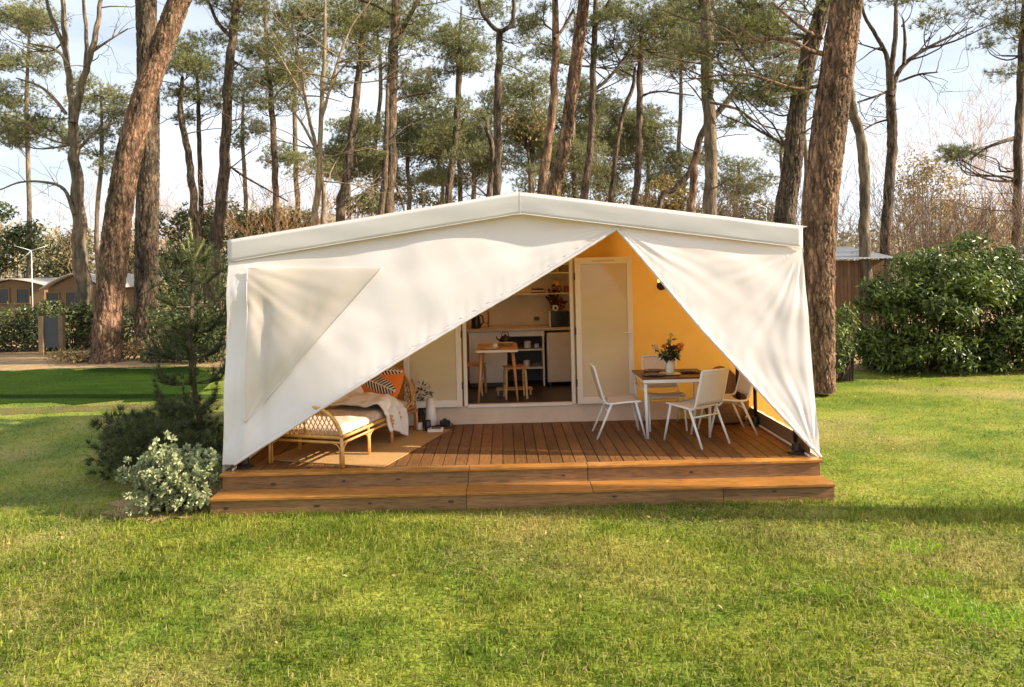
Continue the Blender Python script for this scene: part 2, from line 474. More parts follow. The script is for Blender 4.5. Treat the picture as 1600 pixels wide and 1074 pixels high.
M_WICKER = plain('wicker', (0.34, 0.19, 0.08), (0.20, 0.10, 0.04), rough=0.6, scale=60, bump=0.6, bscale=90)
M_JUTE = plain('jute', (0.50, 0.30, 0.11), (0.40, 0.22, 0.075), rough=0.9, scale=45, stretch=(1, 4, 1), bump=0.5, bscale=120)
M_LINEN = plain('linen', (0.80, 0.75, 0.70), (0.74, 0.68, 0.62), rough=0.85, scale=7, bump=0.2, bscale=12)
M_MATTRESS = plain('mattress_print', (0.70, 0.60, 0.50), (0.50, 0.37, 0.28), rough=0.85, scale=22, bump=0.1)
M_PILLOW2 = plain('taupe_cotton', (0.36, 0.28, 0.20), rough=0.85, scale=8, bump=0.2, bscale=14)
M_CERAMIC = plain('white_ceramic', (0.80, 0.76, 0.72), rough=0.35)
M_SILVER = plain('white_vase', (0.72, 0.68, 0.63), (0.45, 0.42, 0.38), rough=0.25, scale=14, stretch=(1, 1, 0.1))
M_PLATE = plain('slate_plate', (0.10, 0.08, 0.085), rough=0.4)
M_GREY = plain('grey_fabric', (0.22, 0.18, 0.17), rough=0.8)
M_STEM = leafmat('cut_foliage', (0.05, 0.07, 0.025), (0.03, 0.04, 0.02), transl=0.2)
M_ORANGE = plain('orange_petal', (0.78, 0.27, 0.06), (0.66, 0.17, 0.04), rough=0.6, scale=30, transl=0.25)
M_CREAM = plain('cream_petal', (0.80, 0.68, 0.52), rough=0.6, scale=30, transl=0.25)
M_SAGE = plain('sage_petal', (0.36, 0.42, 0.26), rough=0.6, scale=30, transl=0.25)
M_DRIED = plain('dried_red_flowers', (0.16, 0.03, 0.03), rough=0.7, scale=20, island=0.4)
M_LAMPSHADE = plain('straw_lampshade', (0.62, 0.46, 0.22), rough=0.8, scale=20)
M_BULB = plain('lamp_glass', (0.9, 0.6, 0.25), rough=0.3, emit=((1.0, 0.52, 0.14), 2.2))
M_RED = plain('book_red', (0.30, 0.06, 0.05), rough=0.6)
M_BARK_RED = bark('pine_bark_red', (0.40, 0.245, 0.155), (0.10, 0.062, 0.044), 2.6)
M_BARK_BROWN = bark('pine_bark_brown', (0.25, 0.18, 0.125), (0.07, 0.052, 0.04), 3.0)
M_BARK_GREY = bark('grey_bark', (0.30, 0.235, 0.165), (0.12, 0.09, 0.065), 3.4, bump=0.6)
M_BARK_TAN = bark('pale_branch_bark', (0.42, 0.32, 0.20), (0.2, 0.14, 0.085), 4, bump=0.4)
M_TWIG_ORANGE = plain('orange_twigs', (0.62, 0.37, 0.18), (0.48, 0.28, 0.14), rough=0.9, scale=1.5)
M_TWIG_BROWN = plain('brown_twigs', (0.25, 0.17, 0.11), (0.14, 0.095, 0.065), rough=0.9, scale=1.5)
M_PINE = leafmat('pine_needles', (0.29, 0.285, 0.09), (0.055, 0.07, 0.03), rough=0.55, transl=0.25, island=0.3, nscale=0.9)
M_PINE_HAZE = leafmat('pine_needles_haze', (0.35, 0.345, 0.145), (0.105, 0.125, 0.058), rough=0.6, transl=0.25, island=0.25, nscale=0.7)  # paler copy of the pine needles, distance haze put into the colour
M_PINE_DARK = leafmat('young_pine_needles', (0.10, 0.115, 0.036), (0.045, 0.06, 0.022), rough=0.5, transl=0.25, island=0.3)
M_CANDLE = leafmat('pine_candle', (0.40, 0.40, 0.15), (0.26, 0.29, 0.10), rough=0.5, transl=0.25, island=0.2)
M_LAUREL = leafmat('laurel_leaves', (0.20, 0.25, 0.055), (0.022, 0.042, 0.012), rough=0.38, transl=0.25, island=0.5, spec=0.3, nscale=1.3)
M_HEDGE = leafmat('hedge_leaves', (0.125, 0.145, 0.04), (0.05, 0.07, 0.025), rough=0.35, transl=0.2, island=0.4, nscale=1.4)
M_PALESHRUB = leafmat('pale_shrub_leaves', (0.46, 0.47, 0.27), (0.29, 0.34, 0.16), rough=0.4, transl=0.25, island=0.3, nscale=3)
M_DRYBUSH = leafmat('dry_leaves', (0.50, 0.35, 0.14), (0.22, 0.17, 0.07), rough=0.7, transl=0.3, island=0.35)
M_OLIVE = leafmat('olive_foliage', (0.22, 0.20, 0.085), (0.10, 0.11, 0.05), rough=0.6, transl=0.25, island=0.35)
M_YELLOWBUSH = leafmat('yellow_foliage', (0.38, 0.28, 0.08), (0.20, 0.17, 0.06), rough=0.6, transl=0.3, island=0.3)
M_FARWOOD = leafmat('far_wood_foliage', (0.42, 0.33, 0.21), (0.24, 0.22, 0.13), rough=0.8, transl=0.2, island=0.25, nscale=0.16)
M_LITTER = plain('leaf_litter', (0.42, 0.27, 0.12), (0.24, 0.15, 0.07), rough=0.95, scale=3, bump=0.9, bscale=25, detail=8)
M_PATH = plain('worn_earth', (0.17, 0.125, 0.055), (0.10, 0.11, 0.03), spec=0.05, rough=0.95, scale=4, bump=0.6, bscale=30, detail=8)
M_HOUSE = plain('ochre_cabin', (0.20, 0.12, 0.055), rough=0.8, scale=1)
M_HOUSEROOF = plain('pale_cabin_roof', (0.45, 0.41, 0.36), rough=0.8, scale=1)
M_WINDOW = plain('dark_window', (0.03, 0.035, 0.045), rough=0.15)
M_SHED = wood('shed_board', (0.20, 0.11, 0.055), (0.13, 0.07, 0.035), 'Z', rough=0.8)
M_TIN = plain('grey_sheet_roof', (0.42, 0.42, 0.42), (0.34, 0.34, 0.34), rough=0.5, scale=6)
M_POST = plain('white_post', (0.72, 0.74, 0.68), rough=0.5)
M_POSTWOOD = wood('fence_post_wood', (0.26, 0.18, 0.10), (0.18, 0.12, 0.065), 'Z', rough=0.8)
M_PANEL = plain('grey_panel', (0.06, 0.07, 0.075), rough=0.6)

def palm_cushion():
    m, t, b, N, L = nt('palm_print')
    tcn = N('ShaderNodeTexCoord')
    sep = N('ShaderNodeSeparateXYZ'); L(tcn.outputs['Object'], sep.inputs[0])
    def math_(op, a, b_=None, c=None):
        n = N('ShaderNodeMath'); n.operation = op
        for k, q in enumerate((a, b_, c)):
            if q is None: continue
            if isinstance(q, (int, float)): n.inputs[k].default_value = q
            else: L(q, n.inputs[k])
        return n.outputs[0]
    x, z = sep.outputs['X'], sep.outputs['Z']
    total = None; dark = None
    for (cx, cz, rx, rz, ang) in ((0.0, -0.05, 0.29, 0.10, -0.22), (0.05, 0.135, 0.26, 0.065, 0.12)):
        ca, sa = math.cos(ang), math.sin(ang)
        dx, dz = math_('SUBTRACT', x, cx), math_('SUBTRACT', z, cz)
        u = math_('ADD', math_('MULTIPLY', dx, ca), math_('MULTIPLY', dz, sa))
        v = math_('SUBTRACT', math_('MULTIPLY', dz, ca), math_('MULTIPLY', dx, sa))
        e = math_('ADD', math_('POWER', math_('DIVIDE', u, rx), 2.0), math_('POWER', math_('DIVIDE', v, rz), 2.0))
        ins = math_('LESS_THAN', e, 1.0)
        av = math_('ABSOLUTE', v)
        st = math_('SINE', math_('MULTIPLY', math_('SUBTRACT', u, math_('MULTIPLY', av, 0.8)), 135.0))
        d = math_('GREATER_THAN', st, -0.1)
        d = math_('MULTIPLY', d, math_('GREATER_THAN', av, 0.007))
        total = ins if total is None else math_('MAXIMUM', total, ins)
        dd = math_('MULTIPLY', ins, d)
        dark = dd if dark is None else math_('MAXIMUM', dark, dd)
    m1 = N('ShaderNodeMix'); m1.data_type = 'RGBA'; L(total, m1.inputs['Factor']); setc(m1, 'A', (0.78, 0.19, 0.025)); setc(m1, 'B', (0.74, 0.62, 0.52))
    m2 = N('ShaderNodeMix'); m2.data_type = 'RGBA'; L(dark, m2.inputs['Factor']); L(m1.outputs['Result'], m2.inputs['A']); setc(m2, 'B', (0.025, 0.015, 0.02))
    L(m2.outputs['Result'], b.inputs['Base Color']); b.inputs['Roughness'].default_value = 0.85
    return m
M_PALM = palm_cushion()

# ------------------------------------------------------------------ foliage builders (vectorised)
RNG = np.random.default_rng(11)

def unit(a):
    return a / np.maximum(np.linalg.norm(a, axis=-1, keepdims=True), 1e-9)

def rdirs(n):
    return unit(RNG.normal(size=(n, 3)))

def needles(cent, dirs, k, Ln, w, spread=0.75):
    """tufts of k thin needle triangles around each shoot"""
    n = len(cent)
    c = np.repeat(cent, k, 0)
    d = unit(np.repeat(dirs, k, 0) + RNG.normal(size=(n * k, 3)) * spread)
    l = Ln * RNG.uniform(0.65, 1.15, (n * k, 1))
    side = unit(np.cross(d, rdirs(n * k))) * (w / 2)
    base = c + d * (Ln * 0.08)
    v = np.stack([base - side, base + side, c + d * l], 1).reshape(-1, 3)
    return v, np.arange(len(v)).reshape(-1, 3)

def leaves(pts, nrm, Ln, W, droop=0.3):
    """kite-shaped leaves: four corners, folded along the midrib"""
    n = len(pts)
    nr = unit(nrm + RNG.normal(size=(n, 3)) * 0.55)
    ax = unit(np.cross(nr, rdirs(n)))
    ax = unit(ax + nrm * 0.35 - np.array([[0, 0, droop]]) * RNG.uniform(0, 1, (n, 1)))
    sd = unit(np.cross(nr, ax))
    up = unit(np.cross(ax, sd))
    l = Ln * RNG.uniform(0.6, 1.2, (n, 1)); w = W * RNG.uniform(0.7, 1.15, (n, 1))
    a = pts
    b = pts + ax * l * 0.45 + sd * w * 0.5 + up * w * 0.16
    c = pts + ax * l
    d = pts + ax * l * 0.45 - sd * w * 0.5 + up * w * 0.16
    v = np.stack([a, b, c, d], 1).reshape(-1, 3)
    i = np.arange(n)[:, None] * 4
    f = np.concatenate([i + np.array([[0, 1, 2]]), i + np.array([[0, 2, 3]])], 0)
    return v, f

def cat(parts):
    vs, fs, b = [], [], 0
    for v, f in parts:
        vs.append(v); fs.append(f + b); b += len(v)
    return np.concatenate(vs), np.concatenate(fs)

def blob_points(blobs, n, shell=0.35, zmin=0.03):
    """points in a union of ellipsoids (centre, radii), denser towards the outside"""
    vol = np.array([r[0] * r[1] * r[2] for c, r in blobs]) ** 0.67
    pick = RNG.choice(len(blobs), n, p=vol / vol.sum())
    c = np.array([list(b[0]) for b in blobs])[pick]; r = np.array([list(b[1]) for b in blobs])[pick]
    d = rdirs(n)
    rad = RNG.uniform(0, 1, (n, 1)) ** shell
    p = c + d * r * rad
    nr = unit(d / r)
    ok = p[:, 2] > zmin
    return p[ok], nr[ok]

def smooth_path(pts, rad, per=6):
    """Catmull-Rom through the points"""
    P_ = [np.array(p, float) for p in pts]
    P_ = [2 * P_[0] - P_[1]] + P_ + [2 * P_[-1] - P_[-2]]
    out, ro = [], []
    for i in range(1, len(P_) - 2):
        p0, p1, p2, p3 = P_[i - 1:i + 3]
        for j in range(per):
            t = j / per
            out.append(0.5 * (2 * p1 + (p2 - p0) * t + (2 * p0 - 5 * p1 + 4 * p2 - p3) * t * t + (3 * p1 - p0 - 3 * p2 + p3) * t ** 3))
            ro.append(rad[i - 1] + (rad[i] - rad[i - 1]) * t)
    out.append(P_[-2]); ro.append(rad[-1])
    return out, ro

def np_tube(pts, rad, n=8):
    pts = np.array(pts, float); rad = np.array(rad, float)
    t = unit(np.gradient(pts, axis=0))
    a = np.cross(t[0], [0, 1, 0.01]); a /= np.linalg.norm(a)
    A = []
    for i in range(len(pts)):
        a = a - t[i] * a.dot(t[i]); a /= np.linalg.norm(a); A.append(a.copy())
    A = np.array(A); B = np.cross(t, A)
    th = np.linspace(0, 2 * np.pi, n, endpoint=False)
    v = pts[:, None] + (A[:, None] * np.cos(th)[None, :, None] + B[:, None] * np.sin(th)[None, :, None]) * rad[:, None, None]
    m = len(pts)
    i, k = np.meshgrid(np.arange(m - 1), np.arange(n), indexing='ij')
    i = i.ravel(); k = k.ravel(); k2 = (k + 1) % n
    f = np.concatenate([np.stack([i * n + k, i * n + k2, (i + 1) * n + k2], 1), np.stack([i * n + k, (i + 1) * n + k2, (i + 1) * n + k], 1)])
    return v.reshape(-1, 3), f

def twigs(start, direc, length, r, depth, rnd, segs, up=0.15, kids=(2, 4), curl=0.35, shrink=0.62, minr=0.004):
    """recursive bare branching; appends polylines (points, radii) to segs"""
    p = Vector(start); d = Vector(direc).normalized()
    pts = [p.copy()]; rr = [r]
    n = 4
    spots = []
    for i in range(n):
        d = (d + Vector((rnd.gauss(0, 1), rnd.gauss(0, 1), rnd.gauss(0, 1) + up)) * curl * 0.5).normalized()
        p = p + d * (length / n)
        pts.append(p.copy()); rr.append(max(minr, r * (1 - 0.6 * (i + 1) / n)))
        spots.append((p.copy(), d.copy(), rr[-1]))
    segs.append((pts, rr))
    if depth > 0:
        for k in range(rnd.randint(*kids)):
            q, dd, r0 = spots[min(n - 1, rnd.randint(1, n))] if k else spots[-1]
            nd = (dd + Vector((rnd.gauss(0, 1), rnd.gauss(0, 1), rnd.gauss(0, 0.7) + up)) * 0.75).normalized()
            twigs(q, nd, length * shrink * rnd.uniform(0.75, 1.2), max(minr, r0 * 0.8), depth - 1, rnd, segs, up, kids, curl, shrink, minr)

def segs_mesh(segs, n=4):
    return cat([np_tube(p, r, n if max(r) < 0.05 else max(n, 7)) for p, r in segs])

# ------------------------------------------------------------------ the ground
def lawn_grid():
    xs = np.concatenate([np.linspace(-600, -40, 12), np.linspace(-38, 38, 77), np.linspace(40, 600, 12)])
    ys = np.concatenate([np.linspace(-60, 0, 8), np.linspace(1, 40, 60), np.linspace(45, 900, 14)])
    X, Y = np.meshgrid(xs, ys)
    Z = np.zeros_like(X)
    v = np.stack([X.ravel(), Y.ravel(), Z.ravel()], 1)
    nx = len(xs)
    j, i = np.meshgrid(np.arange(len(ys) - 1), np.arange(nx - 1), indexing='ij')
    a = (j * nx + i).ravel()
    return np_mesh('lawn', v, np.stack([a, a + 1, a + nx + 1, a + nx], 1))
lawn = link('lawn', lawn_grid(), M_LAWN)
tag(lawn, 'broad mown lawn with green and straw coloured patches', 'lawn', kind='structure')

def ragged(name, pts, z, mat, label, cat_, amp=0.25, seed=1):
    """a flat patch with a ragged outline, thin, lying on the lawn"""
    rnd = random.Random(seed); out = []
    n = len(pts)
    for i in range(n):
        a, b = Vector(pts[i]), Vector(pts[(i + 1) % n])
        m = max(2, int((b - a).length / 0.5))
        m = min(m, 60)
        for j in range(m):
            p = a.lerp(b, j / m)
            out.append((p.x + rnd.uniform(-amp, amp), p.y + rnd.uniform(-amp, amp), z))
    o = MB().poly(out).build(name, mat)
    return tag(o, label, cat_, kind='structure')
gl = onz(-40, 577); gr = onz(330, 577)
ragged('leaf_litter_ground', [(-60, 20.6), (-9, 20.6), (-4, 17.2), (7, 16.8), (14, 15.6), (40, 15.3), (70, 60), (-80, 60)], 0.006, M_LITTER, 'tan leaf litter ground under the pine trees', 'ground', 0.15, 4)
ragged('worn_path', [(-22, 13.5), (-9, 13.7), (-4.5, 14.1), (-4.5, 14.6), (-9, 14.4), (-22, 14.2)], 0.005, M_PATH, 'narrow worn earth strip across the left lawn', 'path', 0.12, 7)

M_SHADELAWN = plain('painted_shade_lawn', (0.028, 0.052, 0.006), (0.016, 0.036, 0.004), rough=0.95, spec=0.03, scale=1.2, stretch=(0.5, 1.6, 1), bump=0.5, bscale=40, detail=7)  # shade over the left lawn, put into the colour as a darker green
ragged('painted_shade_lawn', [(-30, 14.6), (-9, 14.7), (-6.3, 15.0), (-7.0, 18.0), (-8.6, 20.3), (-30, 20.5)], 0.0075, M_SHADELAWN, 'lawn strip in front of the left trees, its shade painted in as deep green', 'turf', 0.3, 12)
M_SHADEBLADES = leafmat('painted_shade_blades', (0.048, 0.076, 0.010), (0.022, 0.046, 0.005), transl=0.3, island=0.2, spec=0.05)  # blades of that strip, darkened to the same painted shade

# ------------------------------------------------------------------ wooden deck
XL, XR = -3.08, 3.35
ZD = 0.36
YF, YB = 7.857, 10.15          # front edge of the deck, foot of the back wall
Y2 = 7.574                     # front edge of the lower step
deck = thing('wooden_deck', 'brown timber terrace deck with two front steps under the tent', 'deck', (0.2, 8.9, 0))
nb = 49
pitch = (XR - XL) / nb
plank_me = MB().box((0, 0, 0), (pitch - 0.008, YB - (YF + 0.145) - 0.004, 0.026)).mesh('plank')
plank_me.materials.append(M_DECK)
rnd = random.Random(3)
for i in range(nb):
    o = link('plank', plank_me, None, deck)
    o.location = Vector((XL + pitch * (i + 0.5), (YB + YF + 0.145) / 2, ZD - 0.013 + rnd.uniform(-0.0015, 0.0015))) - deck.location
    o.rotation_euler = (0, 0, rnd.uniform(-0.0006, 0.0006))
    m = o.modifiers.new('bevel', 'BEVEL'); m.width = 0.003; m.segments = 1

def board_run(name, mat, joints, y0, y1, z0, z1, gap=0.004):
    for a, b in zip(joints[:-1], joints[1:]):
        o = link(name, MB().box((0, 0, 0), (b - a - gap, y1 - y0, z1 - z0)).mesh(name), mat, deck)
        o.location = Vector(((a + b) / 2, (y0 + y1) / 2 + rnd.uniform(-0.001, 0.001), (z0 + z1) / 2 + rnd.uniform(-0.001, 0.001))) - deck.location
        m = o.modifiers.new('bevel', 'BEVEL'); m.width = 0.006; m.segments = 2
board_run('nosing_board', M_NOSE, [XL, -0.42, 0.84, XR], YF, YF + 0.142, ZD - 0.032, ZD)
board_run('riser_board', M_RISER, [XL + 0.02, -0.43, 0.84, XR - 0.02], YF + 0.03, YF + 0.055, 0.165, ZD - 0.033)
board_run('step_tread', M_NOSE, [XL, -0.44, 0.86, XR], Y2, YF + 0.028, 0.155, 0.187)
board_run('step_riser', M_RISER, [XL + 0.004, -0.44, 2.2, XR - 0.004], Y2 + 0.022, Y2 + 0.05, -0.02, 0.154)
for x in (XL + 0.012, XR - 0.012):
    MB().box((x, (Y2 + YF) / 2 + 0.06, 0.067), (0.02, 0.2, 0.17)).build('side_board', M_RISER, deck, True, bevel=0.003)
    MB().box((x, (YF + YB) / 2 + 0.1, 0.165), (0.02, YB - YF, 0.32)).build('side_board', M_RISER, deck, True, bevel=0.003)
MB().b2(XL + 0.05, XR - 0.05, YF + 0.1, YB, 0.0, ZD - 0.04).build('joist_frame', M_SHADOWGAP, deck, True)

M_SCREW = plain('steel_screw', (0.25, 0.22, 0.2), rough=0.4, metal=0.8)
M_KNOT = plain('wood_knot', (0.045, 0.02, 0.009), (0.10, 0.045, 0.018), rough=0.6, scale=60)
for (px, py, yy, w, h) in ((353, 795, Y2 + 0.0215, 0.030, 0.020), (495, 791, Y2 + 0.0215, 0.040, 0.016), (578, 787, Y2 + 0.0215, 0.022, 0.013), (705, 784, Y2 + 0.0215, 0.034, 0.020), (960, 776, Y2 + 0.0215, 0.028, 0.014), (1210, 768, Y2 + 0.0215, 0.026, 0.014), (427, 757, YF + 0.0295, 0.034, 0.022), (537, 752, YF + 0.0295, 0.022, 0.016), (622, 749, YF + 0.0295, 0.030, 0.012), (880, 743, YF + 0.0295, 0.024, 0.013), (1080, 738, YF + 0.0295, 0.026, 0.014)):
    q = P(px, py, yy); w *= 1.9; h *= 1.7
    o = MB().add([(q.x + w / 2 * math.cos(a * 0.5236), yy - 0.0012, q.z + h / 2 * math.sin(a * 0.5236)) for a in range(12)] + [(q.x, yy - 0.0022, q.z)], [(k, (k + 1) % 12, 12) for k in range(12)]).build('knot', M_KNOT, deck, True)
for k in range(nb):                       # screw heads, two rows across the planks and one along the nosing
    for y in (YF + 0.30, YB - 0.25):
        MB().lathe([(0.0055, 0), (0.0055, 0.0012)], (XL + pitch * (k + 0.5), y, ZD + 0.0006), 8).build('screw', M_SCREW, deck, True)
# ------------------------------------------------------------------ tent
tent = thing('safari_tent', 'large white canvas safari tent with tied back front flaps and ochre lining', 'tent', (0.2, 10.2, 0))
ZE, ZP, XP = 2.62, 3.08, 0.2           # fascia foot at the eaves and at the ridge
YE, YEND = 8.30, 12.75
FASC = 0.245
def roofz(x):
    t = (x - XP) / (XR - XP) if x > XP else (XP - x) / (XP - XL)
    return ZP + (ZE - ZP) * t
def fy(z):                             # the front cloth leans out towards the foot of the deck
    return 7.945 + (z - ZD) * 0.150
def front_pt(px, py):
    d = 8.1
    for _ in range(12):
        q = P(px, py, d); d = fy(q.z)
    return P(px, py, d)

# fascia: a soft valance band along the gable, roof sheets, liner
def fascia(u, v):
    x = XL + (XR - XL) * u
    z = roofz(x) + FASC * v
    return (x, YE - 0.035 - 0.006 * math.sin(v * 2.2) + 0.006 * mnoise.noise((x * 1.7, v * 2, 3.1)), z + 0.006 * mnoise.noise((x * 2.2, 0, v)) - 0.012 * (1 - abs(2 * u - 1)) * 0)
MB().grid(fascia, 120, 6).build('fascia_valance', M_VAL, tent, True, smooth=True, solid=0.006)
hem_pts = [(XL + (XR - XL) * k / 60, YE - 0.040, roofz(XL + (XR - XL) * k / 60) + 0.004) for k in range(61)]
MB().tube(hem_pts, 0.0045, 6).build('valance_hem', M_VAL, tent, True, smooth=True)
for s in (-1, 1):
    xe = XL if s < 0 else XR
    def roof(u, v, s=s, xe=xe):
        x = XP + (xe - XP) * u + 0.05 * s * (u if u > 0.98 else 0)
        y = YE - 0.04 + (YEND - YE) * v
        return (x, y, roofz(x) + FASC + 0.003 - 0.05 * math.sin(math.pi * v) * math.sin(math.pi * u))
    MB().grid(roof, 16, 16).build('roof_sheet', M_ROOF, tent, True, smooth=True, solid=0.005)
    def liner(u, v, s=s, xe=xe):
        x = XP + (xe - 0.03 * s - XP) * u
        y = YE + 0.06 + (YEND - 0.1 - YE) * v
        return (x, y, roofz(x) + FASC - 0.09 - 0.04 * math.sin(math.pi * v) * math.sin(math.pi * u))
    MB().grid(liner, 10, 10).build('roof_liner', M_OCHRE, tent, True, smooth=True)
    # side walls: white outside, ochre inside
    def side(u, v, xe=xe, off=0.0):
        z = 0.33 + (roofz(xe) + FASC - 0.01 - 0.33) * v
        y0 = fy(z) + 0.01
        return (xe + off, y0 + (YEND - y0) * u, z)
    MB().grid(side, 16, 8).build('side_wall', M_SIDE, tent, True, smooth=True)
    MB().grid(lambda u, v, s=s, xe=xe: (xe - s * (0.035 + 0.01 * math.sin(u * 40)), (fy(0.37 + 2.2 * v) + 0.04) + (YB - fy(0.37 + 2.2 * v) - 0.05) * u, 0.53 + (roofz(xe) + 0.1 - 0.53) * v), 40, 8).build('side_lining', M_OCHRE, tent, True, smooth=True)
    MB().b2(xe - s * 0.075 - 0.004, xe - s * 0.075 + 0.004, 8.02, YB - 0.1, ZD + 0.004, 0.53).build('mud_flap', M_BROWNSTRIP, tent, True)
    MB().tube([(xe - s * 0.10, 7.99, ZD + 0.012), (xe - s * 0.10, YB - 0.15, ZD + 0.012)], 0.012, 6).build('ground_rope', M_CANVAS, tent, True)
MB().grid(lambda u, v: (XL + (XR - XL) * u, YEND, 0.05 + (roofz(XL + (XR - XL) * u) + FASC - 0.05) * v), 24, 6).build('rear_wall', M_CANVAS, tent, True)

# the two tied back front flaps
DL = [(966, 356), (893, 402), (800, 459), (720, 505), (620, 565), (509, 634), (440, 679), (396, 706), (366, 726)]
DR = [(962, 356), (1020, 424), (1060, 472), (1100, 519), (1160, 583), (1200, 627), (1250, 681), (1282, 714)]
DLw = [front_pt(*p) for p in DL]; DRw = [front_pt(*p) for p in DR]
def edge_z(W, x):
    if x >= max(W[0].x, W[-1].x): return (W[0] if W[0].x > W[-1].x else W[-1]).z
    for a, b in zip(W[:-1], W[1:]):
        lo, hi = (a, b) if a.x < b.x else (b, a)
        if lo.x <= x <= hi.x:
            t = (x - lo.x) / max(1e-6, hi.x - lo.x)
            return lo.z + (hi.z - lo.z) * t
    return (W[0] if W[0].x < W[-1].x else W[-1]).z
XA = DLw[0].x
def fold(x, z, zlow, side):
    a = 0.0
    h = z - zlow
    # tension folds run from the eave corner towards the tied hem
    sx = x if side == 0 else -x
    n = mnoise.noise((sx * 0.45 + z * 0.4, z * 2.3 - sx * 1.25, 2.0 + side))
    a += (0.05 if side == 0 else 0.028) * n
    a += 0.010 * mnoise.noise((x * 2.2 + z * 1.5, z * 2.6 - x * 1.4, 7.0 + side))
    a += 0.0035 * math.exp(-h / 0.09) * math.sin(x * 46 + 3 * mnoise.noise((x * 4, 0, 0)))
    for cx_, cz_ in ((XL + 0.05, 0.42), (1.27, 2.92), (XL, 2.62)) if side == 0 else ((XR - 0.05, 0.42), (1.27, 2.92), (XR, 2.62)):
        rr_ = math.hypot(x - cx_, z - cz_); ph = math.atan2(z - cz_, x - cx_)
        a += 0.0055 * math.exp(-rr_ / 0.9) * min(1, rr_ / 0.25) * (math.sin(ph * 23 + cz_ * 5) + 0.6 * math.sin(ph * 41 + 2 * mnoise.noise((x * 2, z * 2, 4))))
    if side == 0:
        a += 0.05 * math.exp(-((x + 2.83) / 0.07) ** 2) * min(1, max(0, (2.45 - z) / 0.6))       # corner pole showing through
        a -= 0.03 * math.exp(-((x + 2.66) / 0.06) ** 2) * min(1, max(0, (2.3 - z) / 0.8))
    else:
        xx = 3.02 + (z - 1.5) * -0.05
        a += 0.003 * math.tanh((x - xx) / 0.08) * min(1, max(0, (2.6 - z) / 0.5))
    return a
def flap(name, W, x0, x1, side, label):
    def fn(u, v):
        x = x0 + (x1 - x0) * u
        zl = max(ZD - 0.01, edge_z(W, x))
        zt = roofz(x) + 0.05
        z = zl + (zt - zl) * v
        pin = min(1, (1 - v) * 6) * min(1, 0.25 + (z - zl) * 3)
        return (x, fy(z) - fold(x, z, zl, side) * (0.15 + 0.85 * pin) , z)
    o = MB().grid(fn, 170, 70).build(name, M_CANVAS, tent, True, smooth=True)
    o['label'] = label
    return o
fl = flap('front_flap', DLw, XL, XA, 0, 'wide left front flap swept diagonally to the lower corner')
fr = flap('front_flap', DRw, XA, XR, 1, 'narrow right front flap drawn to the right corner')
def hem(W, parent, n, side):
    pts = []
    for k in range(n + 1):
        t = k / n * (len(W) - 1); i = min(int(t), len(W) - 2); q = W[i].lerp(W[i + 1], t - i)
        pts.append(Vector((q.x, fy(q.z) - fold(q.x, q.z + 0.01, q.z, side) * 0.3 - 0.012, q.z)))
    rr = [0.017 + 0.005 * mnoise.noise((k * 0.9, side, 0)) for k in range(n + 1)]
    MB().tube(pts, rr, 7).build('rolled_hem', M_CANVAS, parent, False, smooth=True)
    for k in range(3, n - 1, 3):
        q = pts[k]; e = (pts[k + 1] - pts[k - 1]).normalized()
        up = Vector((-e.z, 0, e.x)) if e.x > 0 else Vector((e.z, 0, -e.x))
        MB().tube([q + up * 0.03 - e * 0.03 + Vector((0, -0.012, 0)), q + up * 0.045 + Vector((0, -0.02, 0)), q + up * 0.05 + e * 0.03 + Vector((0, -0.012, 0))], 0.003, 5).build('lacing_loop', M_CANVAS, parent)
hem(DLw, fl, 90, 0); hem(DRw, fr, 60, 1)

# stitched seams: ridge seam and joints of the valance, panel seams of the flaps
for x in (XP,):
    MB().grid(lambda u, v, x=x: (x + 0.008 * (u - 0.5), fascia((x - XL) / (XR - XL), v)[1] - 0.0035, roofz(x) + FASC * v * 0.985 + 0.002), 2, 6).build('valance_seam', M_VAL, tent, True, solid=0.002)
# triangular window sheet sewn into the left flap
W3 = [front_pt(388, 419), front_pt(598, 419), front_pt(384, 660)]
def winsheet(u, v):
    a = W3[0].lerp(W3[2], v); b = W3[1].lerp(W3[2], v)
    q = a.lerp(b, u)
    zl = edge_z(DLw, q.x)
    s = min(1.0, 8 * min(u, 1 - u) * (1 - v) + 0.0) 
    f = fold(q.x, q.z, zl, 0)
    bulge = 0.05 * (math.sin(u * 11 - v * 7) * 0.35 + mnoise.noise((q.x * 2.2 - q.z * 1.2, q.z * 1.3, 9))) * min(1, 5 * min(u, 1 - u, v, 1 - v))
    return (q.x, fy(q.z) - f - 0.012 - max(-0.006, bulge * 0.6), q.z)
ws = MB().grid(winsheet, 50, 50).build('window_sheet', M_PVC, fl, smooth=True)
def welt(a, b, name, w):
    pts = []
    for k in range(31):
        q = a.lerp(b, k / 30); f = fold(q.x, q.z, edge_z(DLw, q.x), 0)
        pts.append(Vector((q.x, fy(q.z) - f - 0.014, q.z)))
    MB().tube(pts, w, 6, flat=0.6).build(name, M_CANVAS, fl, smooth=True)
welt(W3[1], W3[2], 'window_welt', 0.008); welt(W3[2], W3[0], 'window_welt', 0.006)

# corner and side poles on foot plates
for (x, y, h) in ((XR - 0.17, 8.16, 2.1), (XR - 0.24, YB - 0.2, 2.5), (XR - 0.12, 9.62, 2.4), (XL + 0.17, 8.16, 2.1)):
    pl = MB().tube([(x, y, ZD), (x, y + (0.18 if y < 8.5 else 0), ZD + h)], 0.024, 10).build('pole', M_BLACK, tent, True, smooth=True)
    MB().lathe([(0.095, 0), (0.095, 0.02), (0.05, 0.035), (0.045, 0.11), (0.026, 0.12)], (x, y, ZD + 0.001), 16).build('foot_plate', M_BLACKP, pl, smooth=False)

